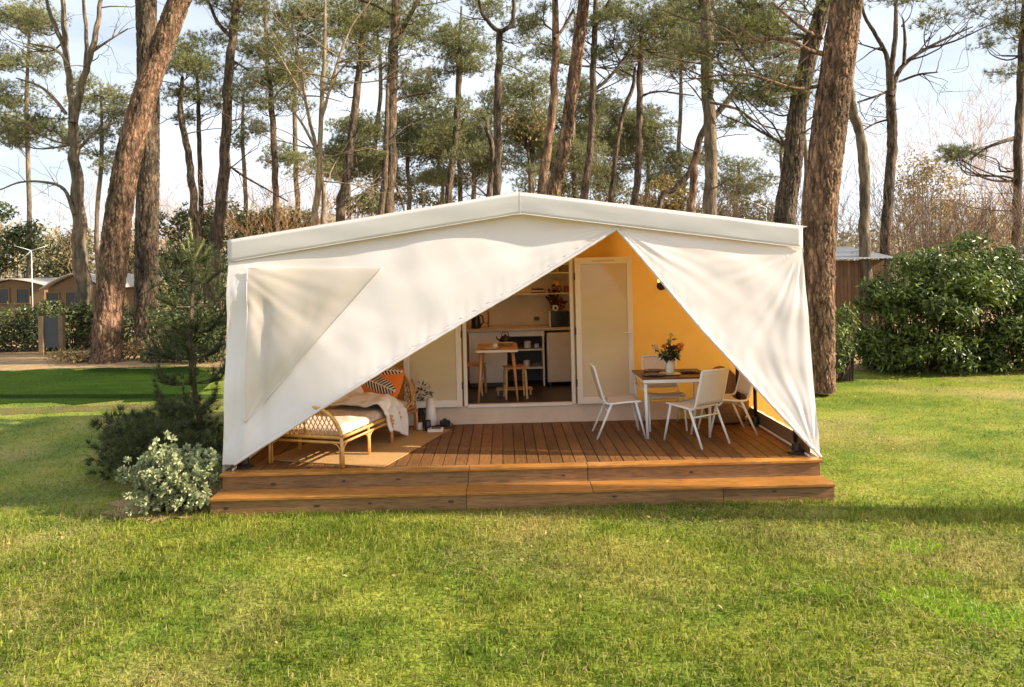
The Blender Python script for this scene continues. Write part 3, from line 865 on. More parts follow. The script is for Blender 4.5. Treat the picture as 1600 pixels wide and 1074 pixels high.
# back wall with the door opening
ZT = 0.605
OX0, OX1, OZ1 = -0.585, 0.945, 2.60
def wallpiece(x0, x1, z0, z1fn, name='inner_wall', mat=M_OCHRE):
    n = 12
    def fn(u, v):
        x = x0 + (x1 - x0) * u
        z1 = z1fn(x)
        return (x, YB + 0.012 * mnoise.noise((x * 1.1, v * 2, 5)), z0 + (z1 - z0) * v)
    return MB().grid(fn, n, 8).build(name, mat, tent, True, smooth=True)
wtop = lambda x: roofz(x) + FASC - 0.02
wallpiece(XL, OX0, ZT, wtop); wallpiece(OX1, XR, ZT, wtop); wallpiece(OX0, OX1, OZ1, wtop)
MB().grid(lambda u, v: (XL + (2.36 - XL) * u, YB - 0.012 - 0.03 * (1 - v) - 0.006 * mnoise.noise((u * 26, v, 0)), ZD + 0.003 + (ZT - ZD) * v), 60, 4).build('skirting_flap', M_BEIGE, tent, True, smooth=True)
MB().grid(lambda u, v: (2.37 + (XR - 2.37) * u, YB - 0.01, ZD + 0.003 + (ZT - ZD) * v), 6, 3).build('skirting_flap', M_OCHRE, tent, True)
# door frame
fw = 0.05
MB().b2(OX0, OX0 + fw, YB - 0.035, YB + 0.05, ZT, OZ1).build('door_post', M_WHITE, tent, True, bevel=0.004)
MB().b2(OX1 - fw, OX1, YB - 0.035, YB + 0.05, ZT, OZ1).build('door_post', M_WHITE, tent, True, bevel=0.004)
MB().b2(OX0 + fw + 0.001, OX1 - fw - 0.001, YB - 0.03, YB + 0.05, OZ1 - fw, OZ1).build('door_lintel', M_WHITE, tent, True, bevel=0.004)
MB().b2(OX0 + fw + 0.001, OX1 - fw - 0.001, YB - 0.045, YB + 0.05, ZT - 0.02, ZT + 0.02).build('threshold', M_WHITE, tent, True, bevel=0.004)
def door_leaf(x0, x1, label, handle):
    z0, z1, y = ZT + 0.005, OZ1 + 0.0, YB - 0.075
    fr_ = 0.075
    b = MB()
    b.b2(x0, x0 + fr_, y - 0.022, y + 0.022, z0, z1); b.b2(x1 - fr_, x1, y - 0.022, y + 0.022, z0, z1)
    b.b2(x0 + fr_, x1 - fr_, y - 0.021, y + 0.021, z0, z0 + 0.09); b.b2(x0 + fr_, x1 - fr_, y - 0.021, y + 0.021, z1 - 0.09, z1)
    d = b.build('door_leaf', M_WHITE, tent, True, bevel=0.004); d['label'] = label
    MB().b2(x0 + fr_ - 0.005, x1 - fr_ + 0.005, y - 0.008, y + 0.008, z0 + 0.085, z1 - 0.085).build('pane', M_GLASS, d)
    s = x1 - 0.037 if handle > 0 else x0 + 0.037
    hd = MB(); hd.b2(s - 0.014, s + 0.014, y - 0.032, y - 0.0225, 1.44, 1.62); hd.tube([(s, y - 0.03, 1.57), (s, y - 0.06, 1.57), (s - 0.10 * handle, y - 0.062, 1.57)], 0.009, 7)
    hd.build('handle', M_WHITEMETAL, d)
    MB().b2((x0 + x1) / 2 - 0.15, (x0 + x1) / 2 + 0.15, y - 0.026, y - 0.0225, z1 - 0.058, z1 - 0.036).build('vent_slot', M_BEIGE, d)
    for zz in (0.9, 1.6, 2.35):
        hx = x0 - 0.006 if handle > 0 else x1 + 0.006
        MB().tube([(hx, y - 0.02, zz - 0.05), (hx, y - 0.02, zz + 0.05)], 0.009, 7).build('hinge', M_BLACK, d)
door_leaf(0.965, 1.745, 'right glazed door leaf folded back against the ochre wall', 1)
door_leaf(-1.395, -0.605, 'left glazed door leaf partly hidden by the sweeping flap', -1)
# kitchen room shell
MB().b2(-2.9, 3.3, YB + 0.055, 12.6, ZT - 0.16, ZT - 0.004).build('room_floor', M_DARKFLOOR, tent, True)
MB().b2(-2.9, 3.3, 12.42, 12.46, ZT, 3.2).build('room_rear_wall', M_KITWALL, tent, True)
MB().b2(-0.86, -0.83, YB + 0.06, 12.41, ZT, 3.0).build('room_partition', M_KITWALL, tent, True)
MB().b2(1.55, 1.58, YB + 0.06, 12.41, ZT, 3.0).build('room_partition', M_KITWALL, tent, True)
# shelves on the rear wall
for (z, x0, x1) in ((2.06, -0.2, 1.2), (2.40, 0.35, 1.2)):
    MB().b2(x0, x1, 12.17, 12.415, z - 0.022, z).build('wall_shelf', M_KITWHITE, tent, True, bevel=0.003)

# wall lamp
wl = thing('wall_lamp', 'small black round wall lamp with glowing tube on ochre wall', 'lamp', (2.16, YB, 2.2))
lp = P(1033, 447, YB - 0.07)
wl.location = (lp.x, YB - 0.02, lp.z)
MB().ball(lp, 0.062, 18, 12).build('lamp_socket', M_BLACK, wl, True, smooth=True)
MB().tube([lp + Vector((0.02, 0, 0.05)), lp + Vector((0.04, 0.0, 0.10)), lp + Vector((0.05, 0.055, 0.10))], 0.014, 8).build('lamp_arm', M_BLACK, wl, True, smooth=True)
MB().tube([lp + Vector((-0.035, -0.005, 0.05)), lp + Vector((-0.035, -0.005, 0.19))], 0.011, 10).build('lamp_tube', M_BULB, wl, True, smooth=True)

# ------------------------------------------------------------------ kitchen things
ku = thing('kitchen_cabinet', 'white kitchen unit with open shelves and pale worktop inside the tent', 'cabinet', (0.25, 12, ZT))
KY = 11.72
MB().b2(-0.62, 1.15, KY - 0.03, 12.41, 1.485, 1.525).build('worktop', M_COUNTER, ku, True, bevel=0.004)
MB().b2(-0.58, 0.005, KY, KY + 0.02, ZT + 0.07, 1.48).build('cabinet_front', M_KITWHITE, ku, True, bevel=0.003)
MB().b2(0.0, 0.62, KY, KY + 0.02, 1.40, 1.48).build('cabinet_rail', M_KITWHITE, ku, True)
for x in (0.01, 0.60): MB().b2(x - 0.012, x + 0.012, KY + 0.003, 12.38, ZT, 1.40).build('side_panel', M_KITWHITE, ku, True)
for z in (0.89, 1.18): MB().b2(0.025, 0.585, KY + 0.012, 12.3, z - 0.01, z + 0.01).build('shelf_board', M_KITWHITE, ku, True)
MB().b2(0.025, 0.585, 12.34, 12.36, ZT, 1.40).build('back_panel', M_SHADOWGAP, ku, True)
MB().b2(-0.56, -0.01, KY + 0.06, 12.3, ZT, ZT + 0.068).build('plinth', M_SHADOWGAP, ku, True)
fg = thing('fridge', 'small white fridge under the worktop beside the open shelves', 'fridge', (0.87, 12, ZT))
MB().b2(0.655, 1.09, KY + 0.02, 12.35, ZT + 0.05, 1.45).build('fridge_body', M_FRIDGE, fg, True, bevel=0.01)
fd = MB().b2(0.66, 1.085, KY - 0.03, KY + 0.015, ZT + 0.06, 1.445).build('fridge_door', M_FRIDGE, fg, True, bevel=0.012)
MB().b2(0.665, 0.68, KY - 0.045, KY - 0.031, 1.1, 1.35).build('handle', M_KITWHITE, fd)
for x in (0.7, 1.04): MB().b2(x - 0.02, x + 0.02, KY + 0.05, KY + 0.1, ZT, ZT + 0.05).build('foot', M_BLACKP, fg, True)
mw = thing('microwave', 'black microwave oven on the right end of the worktop', 'microwave', (0.9, 12, 1.525))
MB().b2(0.735, 1.05, 11.86, 12.2, 1.535, 1.77).build('microwave_body', M_BLACKP, mw, True, bevel=0.008)
MB().b2(0.715, 0.734, 11.85, 12.2, 1.53, 1.775).build('white_side', M_KITWHITE, mw, True)
dw = MB().b2(0.75, 0.97, 11.848, 11.859, 1.555, 1.75).build('oven_door', M_WINDOW, mw, True)
MB().b2(0.955, 0.965, 11.83, 11.847, 1.57, 1.74).build('handle', M_BLACK, dw)
ck = thing('kitchen_timer', 'small white round timer standing on the microwave', 'timer', (0.82, 11.95, 1.771))
MB().tube([(0.82, 11.93, 1.825), (0.82, 11.97, 1.825)], 0.05, 18).build('timer_case', M_CERAMIC, ck, True)
MB().tube([(0.82, 11.924, 1.825), (0.82, 11.929, 1.825)], 0.022, 12).build('timer_dial', M_BLACK, ck, True)
df = thing('dried_bouquet', 'dark red dried flowers behind the microwave', 'flowers', (0.84, 12.3, 1.77))
MB().lathe([(0.04, 0), (0.055, 0.06), (0.03, 0.13), (0.035, 0.16)], (0.84, 12.28, 1.53 + 0.0), 12).build('jar', M_BLACKP, df, True, smooth=True)
pb, nbm = blob_points([((0.80, 12.24, 2.0), (0.11, 0.08, 0.10)), ((0.88, 12.24, 1.88), (0.13, 0.08, 0.1)), ((0.86, 12.24, 2.14), (0.07, 0.06, 0.08))], 260)
link('blooms', np_mesh('blooms', *leaves(pb, nbm, 0.06, 0.04)), M_DRIED, df, True)
MB().tube([(0.84, 12.26, 1.66), (0.83, 12.25, 1.85), (0.84, 12.24, 2.1)], 0.008, 5).build('stems', M_BARK_BROWN, df, True)
kt = thing('kettle', 'tall black kettle at the left end of the worktop', 'kettle', (-0.47, 11.95, 1.525))
MB().lathe([(0.075, 0), (0.08, 0.02), (0.065, 0.18), (0.05, 0.24), (0.02, 0.26)], (-0.47, 11.95, 1.526), 18).build('kettle_body', M_BLACKP, kt, True, smooth=True)
MB().tube([(-0.40, 11.95, 1.57), (-0.35, 11.95, 1.62), (-0.36, 11.95, 1.72), (-0.42, 11.95, 1.75)], 0.012, 8).build('handle', M_BLACKP, kt, True, smooth=True)
fc = thing('kitchen_tap', 'thin brass kitchen tap on the worktop', 'tap', (-0.27, 12.1, 1.525))
MB().tube([(-0.27, 12.1, 1.527), (-0.27, 12.1, 1.78), (-0.27, 12.07, 1.82), (-0.27, 12.0, 1.82), (-0.27, 11.96, 1.78)], 0.012, 8).build('spout', M_BRASS, fc, True, smooth=True)
MB().tube([(-0.27, 12.1, 1.58), (-0.33, 12.06, 1.62)], 0.010, 7).build('lever', M_BRASS, fc, True, smooth=True)
sk = thing('wall_socket', 'dark wall socket above the worktop', 'socket', (0.53, 12.41, 1.62))
MB().b2(0.49, 0.58, 12.395, 12.418, 1.60, 1.66).build('socket_plate', M_BLACKP, sk, True, bevel=0.004)
ts = thing('table_lamp', 'small straw shaded lamp on the lower wall shelf', 'lamp', (0.86, 12.28, 2.06))
MB().lathe([(0.05, 0), (0.05, 0.012), (0.012, 0.02), (0.012, 0.08)], (0.86, 12.28, 2.061), 14).build('lamp_base', M_BRASS, ts, True, smooth=True)
MB().lathe([(0.085, 0.06), (0.06, 0.2)], (0.86, 12.28, 2.061), 18).build('lamp_shade', M_LAMPSHADE, ts, True, smooth=True)
bx = 0.46
for k, (w, mt, hh) in enumerate(((0.22, M_RED, 0.022), (0.20, M_KITWHITE, 0.018), (0.19, M_BLACK, 0.024))):
    o = MB().b2(bx, bx + w, 12.2, 12.36, 2.061 + k * 0.026, 2.061 + k * 0.026 + hh).build('book', mt, None, bevel=0.002)
    tag(o, ['dark red book at the bottom of the shelf stack', 'pale book in the middle of the shelf stack', 'black book on top of the shelf stack'][k], 'book', 'books stacked on the wall shelf')
o = MB().lathe([(0.03, 0), (0.05, 0.01), (0.09, 0.06), (0.095, 0.065), (0.085, 0.06), (0.04, 0.02)], (0.80, 12.28, 2.401), 18).build('bowl', M_LAMPSHADE, smooth=True); tag(o, 'straw coloured bowl on the upper wall shelf', 'bowl')
o = MB().b2(0.92, 1.12, 12.2, 12.38, 2.401, 2.52).build('storage_box', M_GREY, bevel=0.006); tag(o, 'dark storage box on the upper wall shelf', 'box')
o = MB().b2(1.0, 1.16, 12.2, 12.38, 2.061, 2.17).build('storage_box', M_RED, bevel=0.006); tag(o, 'dark red box at the end of the lower wall shelf', 'box')
for k, (x, z, s, mt) in enumerate(((0.12, 1.191, 1.0, M_CERAMIC), (0.35, 1.191, 1.3, M_CERAMIC), (0.5, 1.191, 0.8, M_CERAMIC), (0.14, 0.901, 1.2, M_PLATE), (0.33, 0.901, 1.1, M_CERAMIC))):
    o = MB().lathe([(0.035 * s, 0), (0.045 * s, 0.01), (0.045 * s, 0.09 * s), (0.04 * s, 0.09 * s), (0.035 * s, 0.015)], (x, KY + 0.16, z), 14).build('jar', mt, smooth=True)
    tag(o, ['small white jar at left on the upper cabinet shelf', 'tall white jar in the middle of the upper cabinet shelf', 'smallest white jar at right on the upper cabinet shelf', 'dark pot on the lower cabinet shelf', 'white jar on the lower cabinet shelf'][k], 'jar', 'jars in the open cabinet')

# kitchen table and stools
kt2 = thing('kitchen_table', 'narrow white topped table with beech legs inside the doorway', 'table', (0, 10.8, ZT))
tx0, tx1 = P(744, 549, 10.33).x, P(809, 549, 10.33).x
MB().b2(tx0, tx1, 10.30, 11.3, 1.315, 1.342).build('tabletop', M_PALEWOOD, kt2, True, bevel=0.003)
MB().b2(tx0 - 0.002, tx1 + 0.002, 10.292, 10.2985, 1.313, 1.344).build('edge_strip', M_WHITE, kt2, True)
for (x, s) in ((tx0 + 0.07, -1), (tx1 - 0.07, 1)):
    for (y, q) in ((10.40, -1), (11.18, 1)):
        MB().tube([(x, y, 1.314), (x + s * 0.055, y + q * 0.04, ZT)], [0.026, 0.014], 12).build('leg', M_LEGWOOD, kt2, True, smooth=True)
tcx = (tx0 + tx1) / 2
o = MB().lathe([(0.08, 0), (0.13, 0.012), (0.132, 0.016), (0.08, 0.006)], (tcx - 0.09, 10.5, 1.343), 22).build('plate', M_CERAMIC, smooth=True); tag(o, 'white plate at the front of the kitchen table', 'plate')
cup = thing('cup', 'white cup standing on the plate on the kitchen table', 'cup', (tcx - 0.02, 10.5, 1.36))
MB().lathe([(0.03, 0), (0.04, 0.01), (0.042, 0.06), (0.036, 0.06), (0.03, 0.012)], (tcx - 0.03, 10.5, 1.357), 16).build('cup_body', M_CERAMIC, cup, True, smooth=True)
MB().tube([(tcx - 0.075 + 0.01, 10.49, 1.40), (tcx - 0.10, 10.49, 1.395), (tcx - 0.095, 10.49, 1.372), (tcx - 0.065, 10.49, 1.368)], 0.005, 6).build('handle', M_CERAMIC, cup, True, smooth=True)
o = MB().lathe([(0.05, 0), (0.07, 0.008), (0.11, 0.05), (0.115, 0.052), (0.1, 0.045), (0.05, 0.014)], (tcx + 0.14, 10.85, 1.343), 20).build('bowl', M_LAMPSHADE, smooth=True); tag(o, 'straw coloured bowl on the kitchen table', 'bowl')
tp = thing('teapot', 'round black teapot at the back of the kitchen table', 'teapot', (tcx + 0.1, 11.15, 1.343))
MB().lathe([(0.04, 0), (0.075, 0.03), (0.085, 0.07), (0.06, 0.115), (0.02, 0.13), (0.014, 0.15)], (tcx + 0.12, 11.15, 1.344), 18).build('teapot_body', M_BLACKP, tp, True, smooth=True)
MB().tube([(tcx + 0.05, 11.15, 1.39), (tcx - 0.0, 11.15, 1.42), (tcx - 0.015, 11.15, 1.46)], [0.018, 0.012, 0.009], 8).build('spout', M_BLACKP, tp, True, smooth=True)
MB().tube([(tcx + 0.06, 11.15, 1.45), (tcx + 0.08, 11.15, 1.52), (tcx + 0.16, 11.15, 1.52), (tcx + 0.18, 11.15, 1.45)], 0.006, 7).build('handle', M_BLACK, tp, True, smooth=True)
def stool(label, loc, rz):
    t = thing('wooden_stool', label, 'stool', loc, rz, 'stools at the kitchen table')
    MB().box((0, 0, 0.445), (0.32, 0.30, 0.022)).build('seat', M_LEGWOOD, t, bevel=0.006)
    for sx in (-1, 1):
        for sy in (-1, 1):
            MB().tube([(sx * 0.10, sy * 0.10, 0.433), (sx * 0.135, sy * 0.12, 0.40), (sx * 0.15, sy * 0.135, 0.0)], [0.02, 0.02, 0.017], 4).build('leg', M_PALEWOOD, t)
    for sx in (-1, 1): MB().box((sx * 0.142, 0, 0.2), (0.016, 0.24, 0.022)).build('stretcher', M_PALEWOOD, t)
    return t
q1 = onz(806, 627, ZT)
s1 = stool('wooden stool at the right side of the kitchen table', (q1.x, q1.y + 0.28, ZT), 0.12)
q2 = onz(741, 618, ZT)
s2 = copy_tree(s1, (q2.x, q2.y + 0.12, ZT), -0.2, 'wooden stool at the left side of the kitchen table by the door post')
st3 = thing('step_stool', 'low pale slatted step on the dark kitchen floor', 'step', (0.12, 10.9, ZT))
qs = onz(804, 619, ZT)
for k in range(3): MB().b2(qs.x - 0.27, qs.x + 0.27, qs.y + 0.06 + k * 0.075, qs.y + 0.12 + k * 0.075, ZT + 0.075 , ZT + 0.093).build('slat', M_PALEWOOD, st3, True, bevel=0.003)
for x in (-0.24, 0.24): MB().b2(qs.x + x - 0.012, qs.x + x + 0.012, qs.y + 0.062, qs.y + 0.27, ZT, ZT + 0.074).build('support', M_PALEWOOD, st3, True)

# ------------------------------------------------------------------ rug and daybed
RZ = -math.radians(18)
Rm = Matrix.Rotation(RZ, 4, 'Z')
DBC = Vector((-1.93, 9.02, ZD))
rug = MB().grid(lambda u, v: tuple(Vector((-1.88, 9.03, ZD + 0.004)) + Rm @ Vector((-0.62 + 1.46 * u, -0.86 + 1.92 * v, 0.004 + 0.006 * max(0, mnoise.noise((u * 5, v * 9, 1)))))), 30, 40).build('jute_rug', M_JUTE, solid=0.008)
tag(rug, 'flat tan jute rug lying on the deck under the rattan daybed', 'rug')

db = thing('rattan_daybed', 'curved honey coloured rattan daybed with lattice ends', 'daybed', DBC, RZ)
BW, BL, BH = 0.45, 0.95, 0.33
fr_ = MB()
for s in (-1, 1):
    fr_.tube([(s * BW, -BL, BH), (s * BW, BL, BH)], 0.020, 8); fr_.tube([(s * (BW + 0.012), -BL, BH - 0.055), (s * (BW + 0.012), BL, BH - 0.055)], 0.015, 8)
for y in (-BL, BL):
    fr_.tube([(-BW, y, BH), (BW, y, BH)], 0.020, 8); fr_.tube([(-BW, y, BH - 0.055), (BW, y, BH - 0.055)], 0.015, 8)
fr_.build('bed_frame', M_RATTAN, db, smooth=True)
slt = MB()
for k in range(12): slt.box((0, -0.85 + k * 0.155, BH + 0.008), (BW * 2 - 0.03, 0.05, 0.012))
slt.build('bed_slats', M_RATTAN, db)
legs_y = (-BL, -0.36, 0.22, BL)
for s in (-1, 1):
    for k, y in enumerate(legs_y):
        MB().tube([(s * BW, y, BH), (s * (BW + 0.01), y, 0.15), (s * (BW + 0.012), y, 0.003)], [0.020, 0.019, 0.017], 8).build('leg', M_RATTAN, db, smooth=True)
        br = MB()
        for q in ((-1, 1) if 0 < k < 3 else ((1,) if k == 0 else (-1,))):
            pts = [(s * (BW + 0.012), y + q * (0.02 + 0.13 * (math.sin(a) ** 2)), 0.02 + (BH - 0.08) * (a / (math.pi / 2))) for a in [math.pi / 2 * j / 8 for j in range(9)]]
            br.tube([(s * (BW + 0.012), y + q * 0.022, 0.01)] + [(s * (BW + 0.012), y + q * (0.022 + 0.13 * (1 - math.cos(a))), 0.20 + 0.075 * math.sin(a)) for a in [math.pi / 2 * j / 6 for j in range(7)]], 0.010, 6)
        br.build('bent_brace', M_RATTAN, db, smooth=True)
for y in (-BL, BL):
    br = MB()
    for s in (-1, 1):
        br.tube([(s * (BW - 0.022), y, 0.01)] + [(s * (BW - 0.022 - 0.13 * (1 - math.cos(a))), y, 0.20 + 0.075 * math.sin(a)) for a in [math.pi / 2 * j / 6 for j in range(7)]], 0.010, 6)
    br.build('bent_brace', M_RATTAN, db, smooth=True)
def bed_end(y, lean, label, hgt):
    def sec(t, h):                      # t along the width -1..1, h height above rail
        return Vector((t * BW, y + lean * h * (1 - 0.25 * t * t) + (0.10 * t * t if y > 0 else 0) * (-1), BH + 0.015 + h))
    def top(t): return hgt * (1 - abs(t) ** 2.6) ** 0.6
    arch = [sec(math.sin(math.pi / 2 * (-1 + 2 * k / 32)), top(math.sin(math.pi / 2 * (-1 + 2 * k / 32)))) for k in range(33)]
    e = MB().tube(arch, 0.020, 8).build('arched_end', M_RATTAN, db, smooth=True); e['label'] = label
    l = MB()
    step = 0.125
    for sgn in (-1, 1):
        for k in range(-14, 15):
            pts = []
            for j in range(25):
                h = hgt * j / 24
                t = k * step + sgn * h * 1.25 / 1.0
                if abs(t) < 0.995 and h <= top(t) + 0.004: pts.append(sec(t, h) + Vector((0, sgn * 0.005, 0)))
            if len(pts) > 1: l.tube(pts, 0.0062, 5)
    l.build('lattice', M_RATTAN, e, smooth=True)
    MB().tube([sec(0, 0), sec(0, hgt)], 0.011, 6).build('upright', M_RATTAN, e, smooth=True)
bed_end(-BL, -0.08, 'rounded lattice foot end', 0.32)
bed_end(BL, 0.30, 'leaning lattice head end', 0.44)
for s in (-1, 1):
    MB().tube([(s * BW, 0.62, BH + 0.01), (s * (BW + 0.005), 0.80, BH + 0.06), (s * BW, 0.97, BH + 0.22), (s * (BW - 0.1), 1.06, BH + 0.33)], 0.013, 7).build('arm_sweep', M_RATTAN, db, smooth=True)

def cushion(w, d, h, n=16, e=2.6):
    """a stuffed cushion, pinched at its corners; w x d across, h thick"""
    b = MB()
    def fn(sgn):
        def f(u, v):
            a, c = 2 * u - 1, 2 * v - 1
            pin = 1 - 0.07 * (a * a * c * c)
            bul = max(0, (1 - abs(a) ** e)) ** 0.55 * max(0, (1 - abs(c) ** e)) ** 0.55
            x = a * w / 2 * (1 - 0.06 * (1 - c * c) * abs(a) ** 3 * 0 - 0.05 * (c * c < 0.9) * 0) * pin
            z = c * d / 2 * pin
            return (x, sgn * (h / 2 * bul + 0.002), z)
        return f
    b.grid(fn(-1), n, n); b.grid(fn(1), n, n)
    return b
mt_ = MB().grid(lambda u, v: (0, 0, 0), 1, 1)
def mattress(u, v):
    a = 2 * math.pi * u
    return None
mb = MB()
mb.grid(lambda u, v: (-0.415 + 0.83 * u, -0.90 + 1.80 * v, BH + 0.100 - 0.04 * (abs(2 * u - 1) ** 10) - 0.05 * (abs(2 * v - 1) ** 16) + 0.012 * mnoise.noise((u * 5, v * 9, 2))), 24, 40)
mb.grid(lambda u, v: (-0.415 + 0.83 * u, -0.90 + 1.80 * v, BH + 0.016), 2, 2)
for (a, b_) in (((-0.415, -0.9), (0.415, -0.9)), ((0.415, -0.9), (0.415, 0.9)), ((0.415, 0.9), (-0.415, 0.9)), ((-0.415, 0.9), (-0.415, -0.9))):
    mb.grid(lambda u, v, a=a, b_=b_: (a[0] + (b_[0] - a[0]) * u, a[1] + (b_[1] - a[1]) * u, BH + 0.016 + 0.045 * v), 8, 2)
mo = mb.build('mattress', M_MATTRESS, None, smooth=True)
mo.location = DBC; mo.rotation_euler = (0, 0, RZ)
tag(mo, 'thin patterned beige mattress on the rattan daybed', 'mattress')

def blanket(u, v):                     # u across the bed and over its right side, v along
    w = -0.40 + 1.24 * u
    edge = 0.43
    y = 0.02 + 0.52 * v + 0.05 * mnoise.noise((u * 3, v * 3, 1)) + 0.10 * max(0, u - 0.7)
    puff = 0.055 * mnoise.noise((u * 3.6, v * 4.2, 8)) + 0.035 * mnoise.noise((u * 9, v * 8, 3))
    z0 = BH + 0.175 + 0.05 * math.sin(math.pi * v) + puff
    if w < edge - 0.08:
        return (w, y, z0)
    s = w - (edge - 0.08)
    r = 0.12
    if s < r * math.pi / 2:
        an = s / r
        return (edge - 0.08 + r * math.sin(an) + puff * 0.4, y, z0 - r * (1 - math.cos(an)))
    return (edge - 0.08 + r + 0.03 * math.sin(v * 13 + 1) + 0.02 * mnoise.noise((v * 8, u * 5, 0)), y * (1 - 0.25 * (s - 0.19)) + 0.22 * (s - 0.19), z0 - r - (s - r * math.pi / 2) * (0.75 + 0.5 * v))
bo = MB().grid(blanket, 60, 40).build('throw_blanket', M_LINEN, None, smooth=True, solid=0.022)
bo.location = DBC; bo.rotation_euler = (0, 0, RZ)
tag(bo, 'crumpled off white linen throw hanging over the daybed side', 'blanket')
# a second low fold of the throw towards the foot
def put(b, name, mat, loc, rot, label, cat_, group=None):
    o = b.build(name, mat, None, smooth=True)
    o.location = DBC + Rm @ Vector(loc)
    o.rotation_euler = (Rm.to_3x3() @ Matrix.Rotation(rot[2], 3, 'Z') @ Matrix.Rotation(rot[0], 3, 'X') @ Matrix.Rotation(rot[1], 3, 'Y')).to_euler()
    return tag(o, label, cat_, group)
put(cushion(0.66, 0.42, 0.16), 'printed_cushion', M_PALM, (0.08, 0.66, BH + 0.36), (-0.50, 0.10, 0.0), 'orange cushion printed with black and white palm leaves', 'cushion', 'cushions on the daybed')
put(cushion(0.62, 0.44, 0.18), 'plain_cushion', M_PILLOW2, (-0.10, 0.86, BH + 0.34), (-0.5, -0.05, 0.0), 'taupe cushion behind the printed one on the daybed', 'cushion', 'cushions on the daybed')
put(cushion(0.44, 0.34, 0.16), 'plain_cushion', M_LINEN, (-0.30, 0.55, BH + 0.24), (-0.9, 0.1, 0.2), 'cream cushion at the left side of the daybed', 'cushion', 'cushions on the daybed')

# ------------------------------------------------------------------ small things on the deck beside the daybed
def at_deck(px, py): return onz(px, py, ZD)
q = at_deck(673, 668)
o = MB().lathe([(0.075, 0), (0.083, 0.01), (0.078, 0.1), (0.048, 0.37), (0.043, 0.372), (0.06, 0.2), (0.06, 0.02)], (q.x, q.y + 0.08, ZD + 0.014), 24).build('floor_vase', M_CERAMIC, smooth=True)
tag(o, 'tall white tapered vase on the rug by the door', 'vase')
q = at_deck(656, 673)
cd = thing('candle', 'short white candle on the rug beside the vase', 'candle', (q.x, q.y, ZD))
MB().lathe([(0.036, 0), (0.037, 0.004), (0.037, 0.088), (0.032, 0.092), (0.012, 0.086)], (q.x, q.y, ZD + 0.014), 18).build('wax', M_CERAMIC, cd, True, smooth=True)
MB().tube([(q.x, q.y, ZD + 0.098), (q.x + 0.003, q.y, ZD + 0.118)], 0.002, 5).build('wick', M_BLACK, cd, True)
q = at_deck(671, 674)
o = MB().lathe([(0.040, 0), (0.044, 0.006), (0.044, 0.13), (0.036, 0.135), (0.036, 0.03)], (q.x - 0.02, q.y - 0.02, ZD + 0.014), 18).build('cup', M_BLACKP, smooth=True)
tag(o, 'black beaker standing in front of the tall white vase', 'cup')
q = at_deck(679, 676)
bk = thing('book', 'white covered book lying on the rug with dark cover picture', 'book', (q.x, q.y, ZD))
MB().box((q.x + 0.015, q.y + 0.01, ZD + 0.034), (0.20, 0.15, 0.036)).build('pages', M_CERAMIC, bk, True, bevel=0.003)
MB().box((q.x + 0.02, q.y + 0.02, ZD + 0.0535), (0.12, 0.09, 0.002)).build('cover_picture', M_BLACK, bk, True)
q = at_deck(695, 669)
cmr = thing('photo_camera', 'small black photo camera lying on the rug beside the book', 'camera', (q.x, q.y, ZD))
MB().box((q.x, q.y + 0.04, ZD + 0.055), (0.14, 0.06, 0.08)).build('camera_body', M_BLACK, cmr, True, bevel=0.01)
MB().tube([(q.x, q.y + 0.015, ZD + 0.052), (q.x, q.y - 0.045, ZD + 0.052)], 0.032, 16).build('lens', M_BLACKP, cmr, True)
MB().box((q.x, q.y + 0.04, ZD + 0.105), (0.05, 0.045, 0.026)).build('viewfinder', M_BLACK, cmr, True, bevel=0.005)
MB().tube([(q.x + 0.07, q.y + 0.03, ZD + 0.07), (q.x + 0.12, q.y + 0.0, ZD + 0.03), (q.x + 0.13, q.y - 0.04, ZD + 0.018), (q.x + 0.06, q.y - 0.06, ZD + 0.018)], 0.006, 6).build('strap', M_BLACK, cmr, True, smooth=True)
q = at_deck(657, 668)
pv = thing('vase_with_branches', 'brown glass vase with leafy cut branches beside the daybed head', 'plant', (q.x, q.y, ZD))
MB().lathe([(0.055, 0), (0.07, 0.02), (0.065, 0.12), (0.03, 0.19), (0.034, 0.22), (0.026, 0.215), (0.02, 0.18)], (q.x, q.y + 0.12, ZD + 0.014), 18).build('vase', M_BARK_BROWN, pv, True, smooth=True)
stm = MB(); lp_, ln_ = [], []
rnd = random.Random(8)
for k in range(9):
    a = rnd.uniform(0, 6.28); r = rnd.uniform(0.02, 0.18); h = rnd.uniform(0.42, 0.68)
    pts = [Vector((q.x + math.cos(a) * r * t ** 1.3 + (0.06 * t if k % 3 == 0 else 0), q.y + 0.12 + math.sin(a) * r * 0.5 * t, ZD + 0.18 + (h - 0.18) * t)) for t in (0, .25, .5, .75, 1)]
    stm.tube(pts, [0.004, 0.004, 0.003, 0.003, 0.002], 5)
    for j in range(26):
        t = rnd.uniform(0.2, 1); i = min(3, int(t * 4)); pq = pts[i].lerp(pts[i + 1], t * 4 - i)
        lp_.append(pq); ln_.append((rnd.gauss(0, 1), rnd.gauss(0, 1), 0.4))
stm.build('stems', M_STEM, pv, True)
link('foliage', np_mesh('foliage', *leaves(np.array(lp_), unit(np.array(ln_)), 0.10, 0.04)), M_STEM, pv, True)

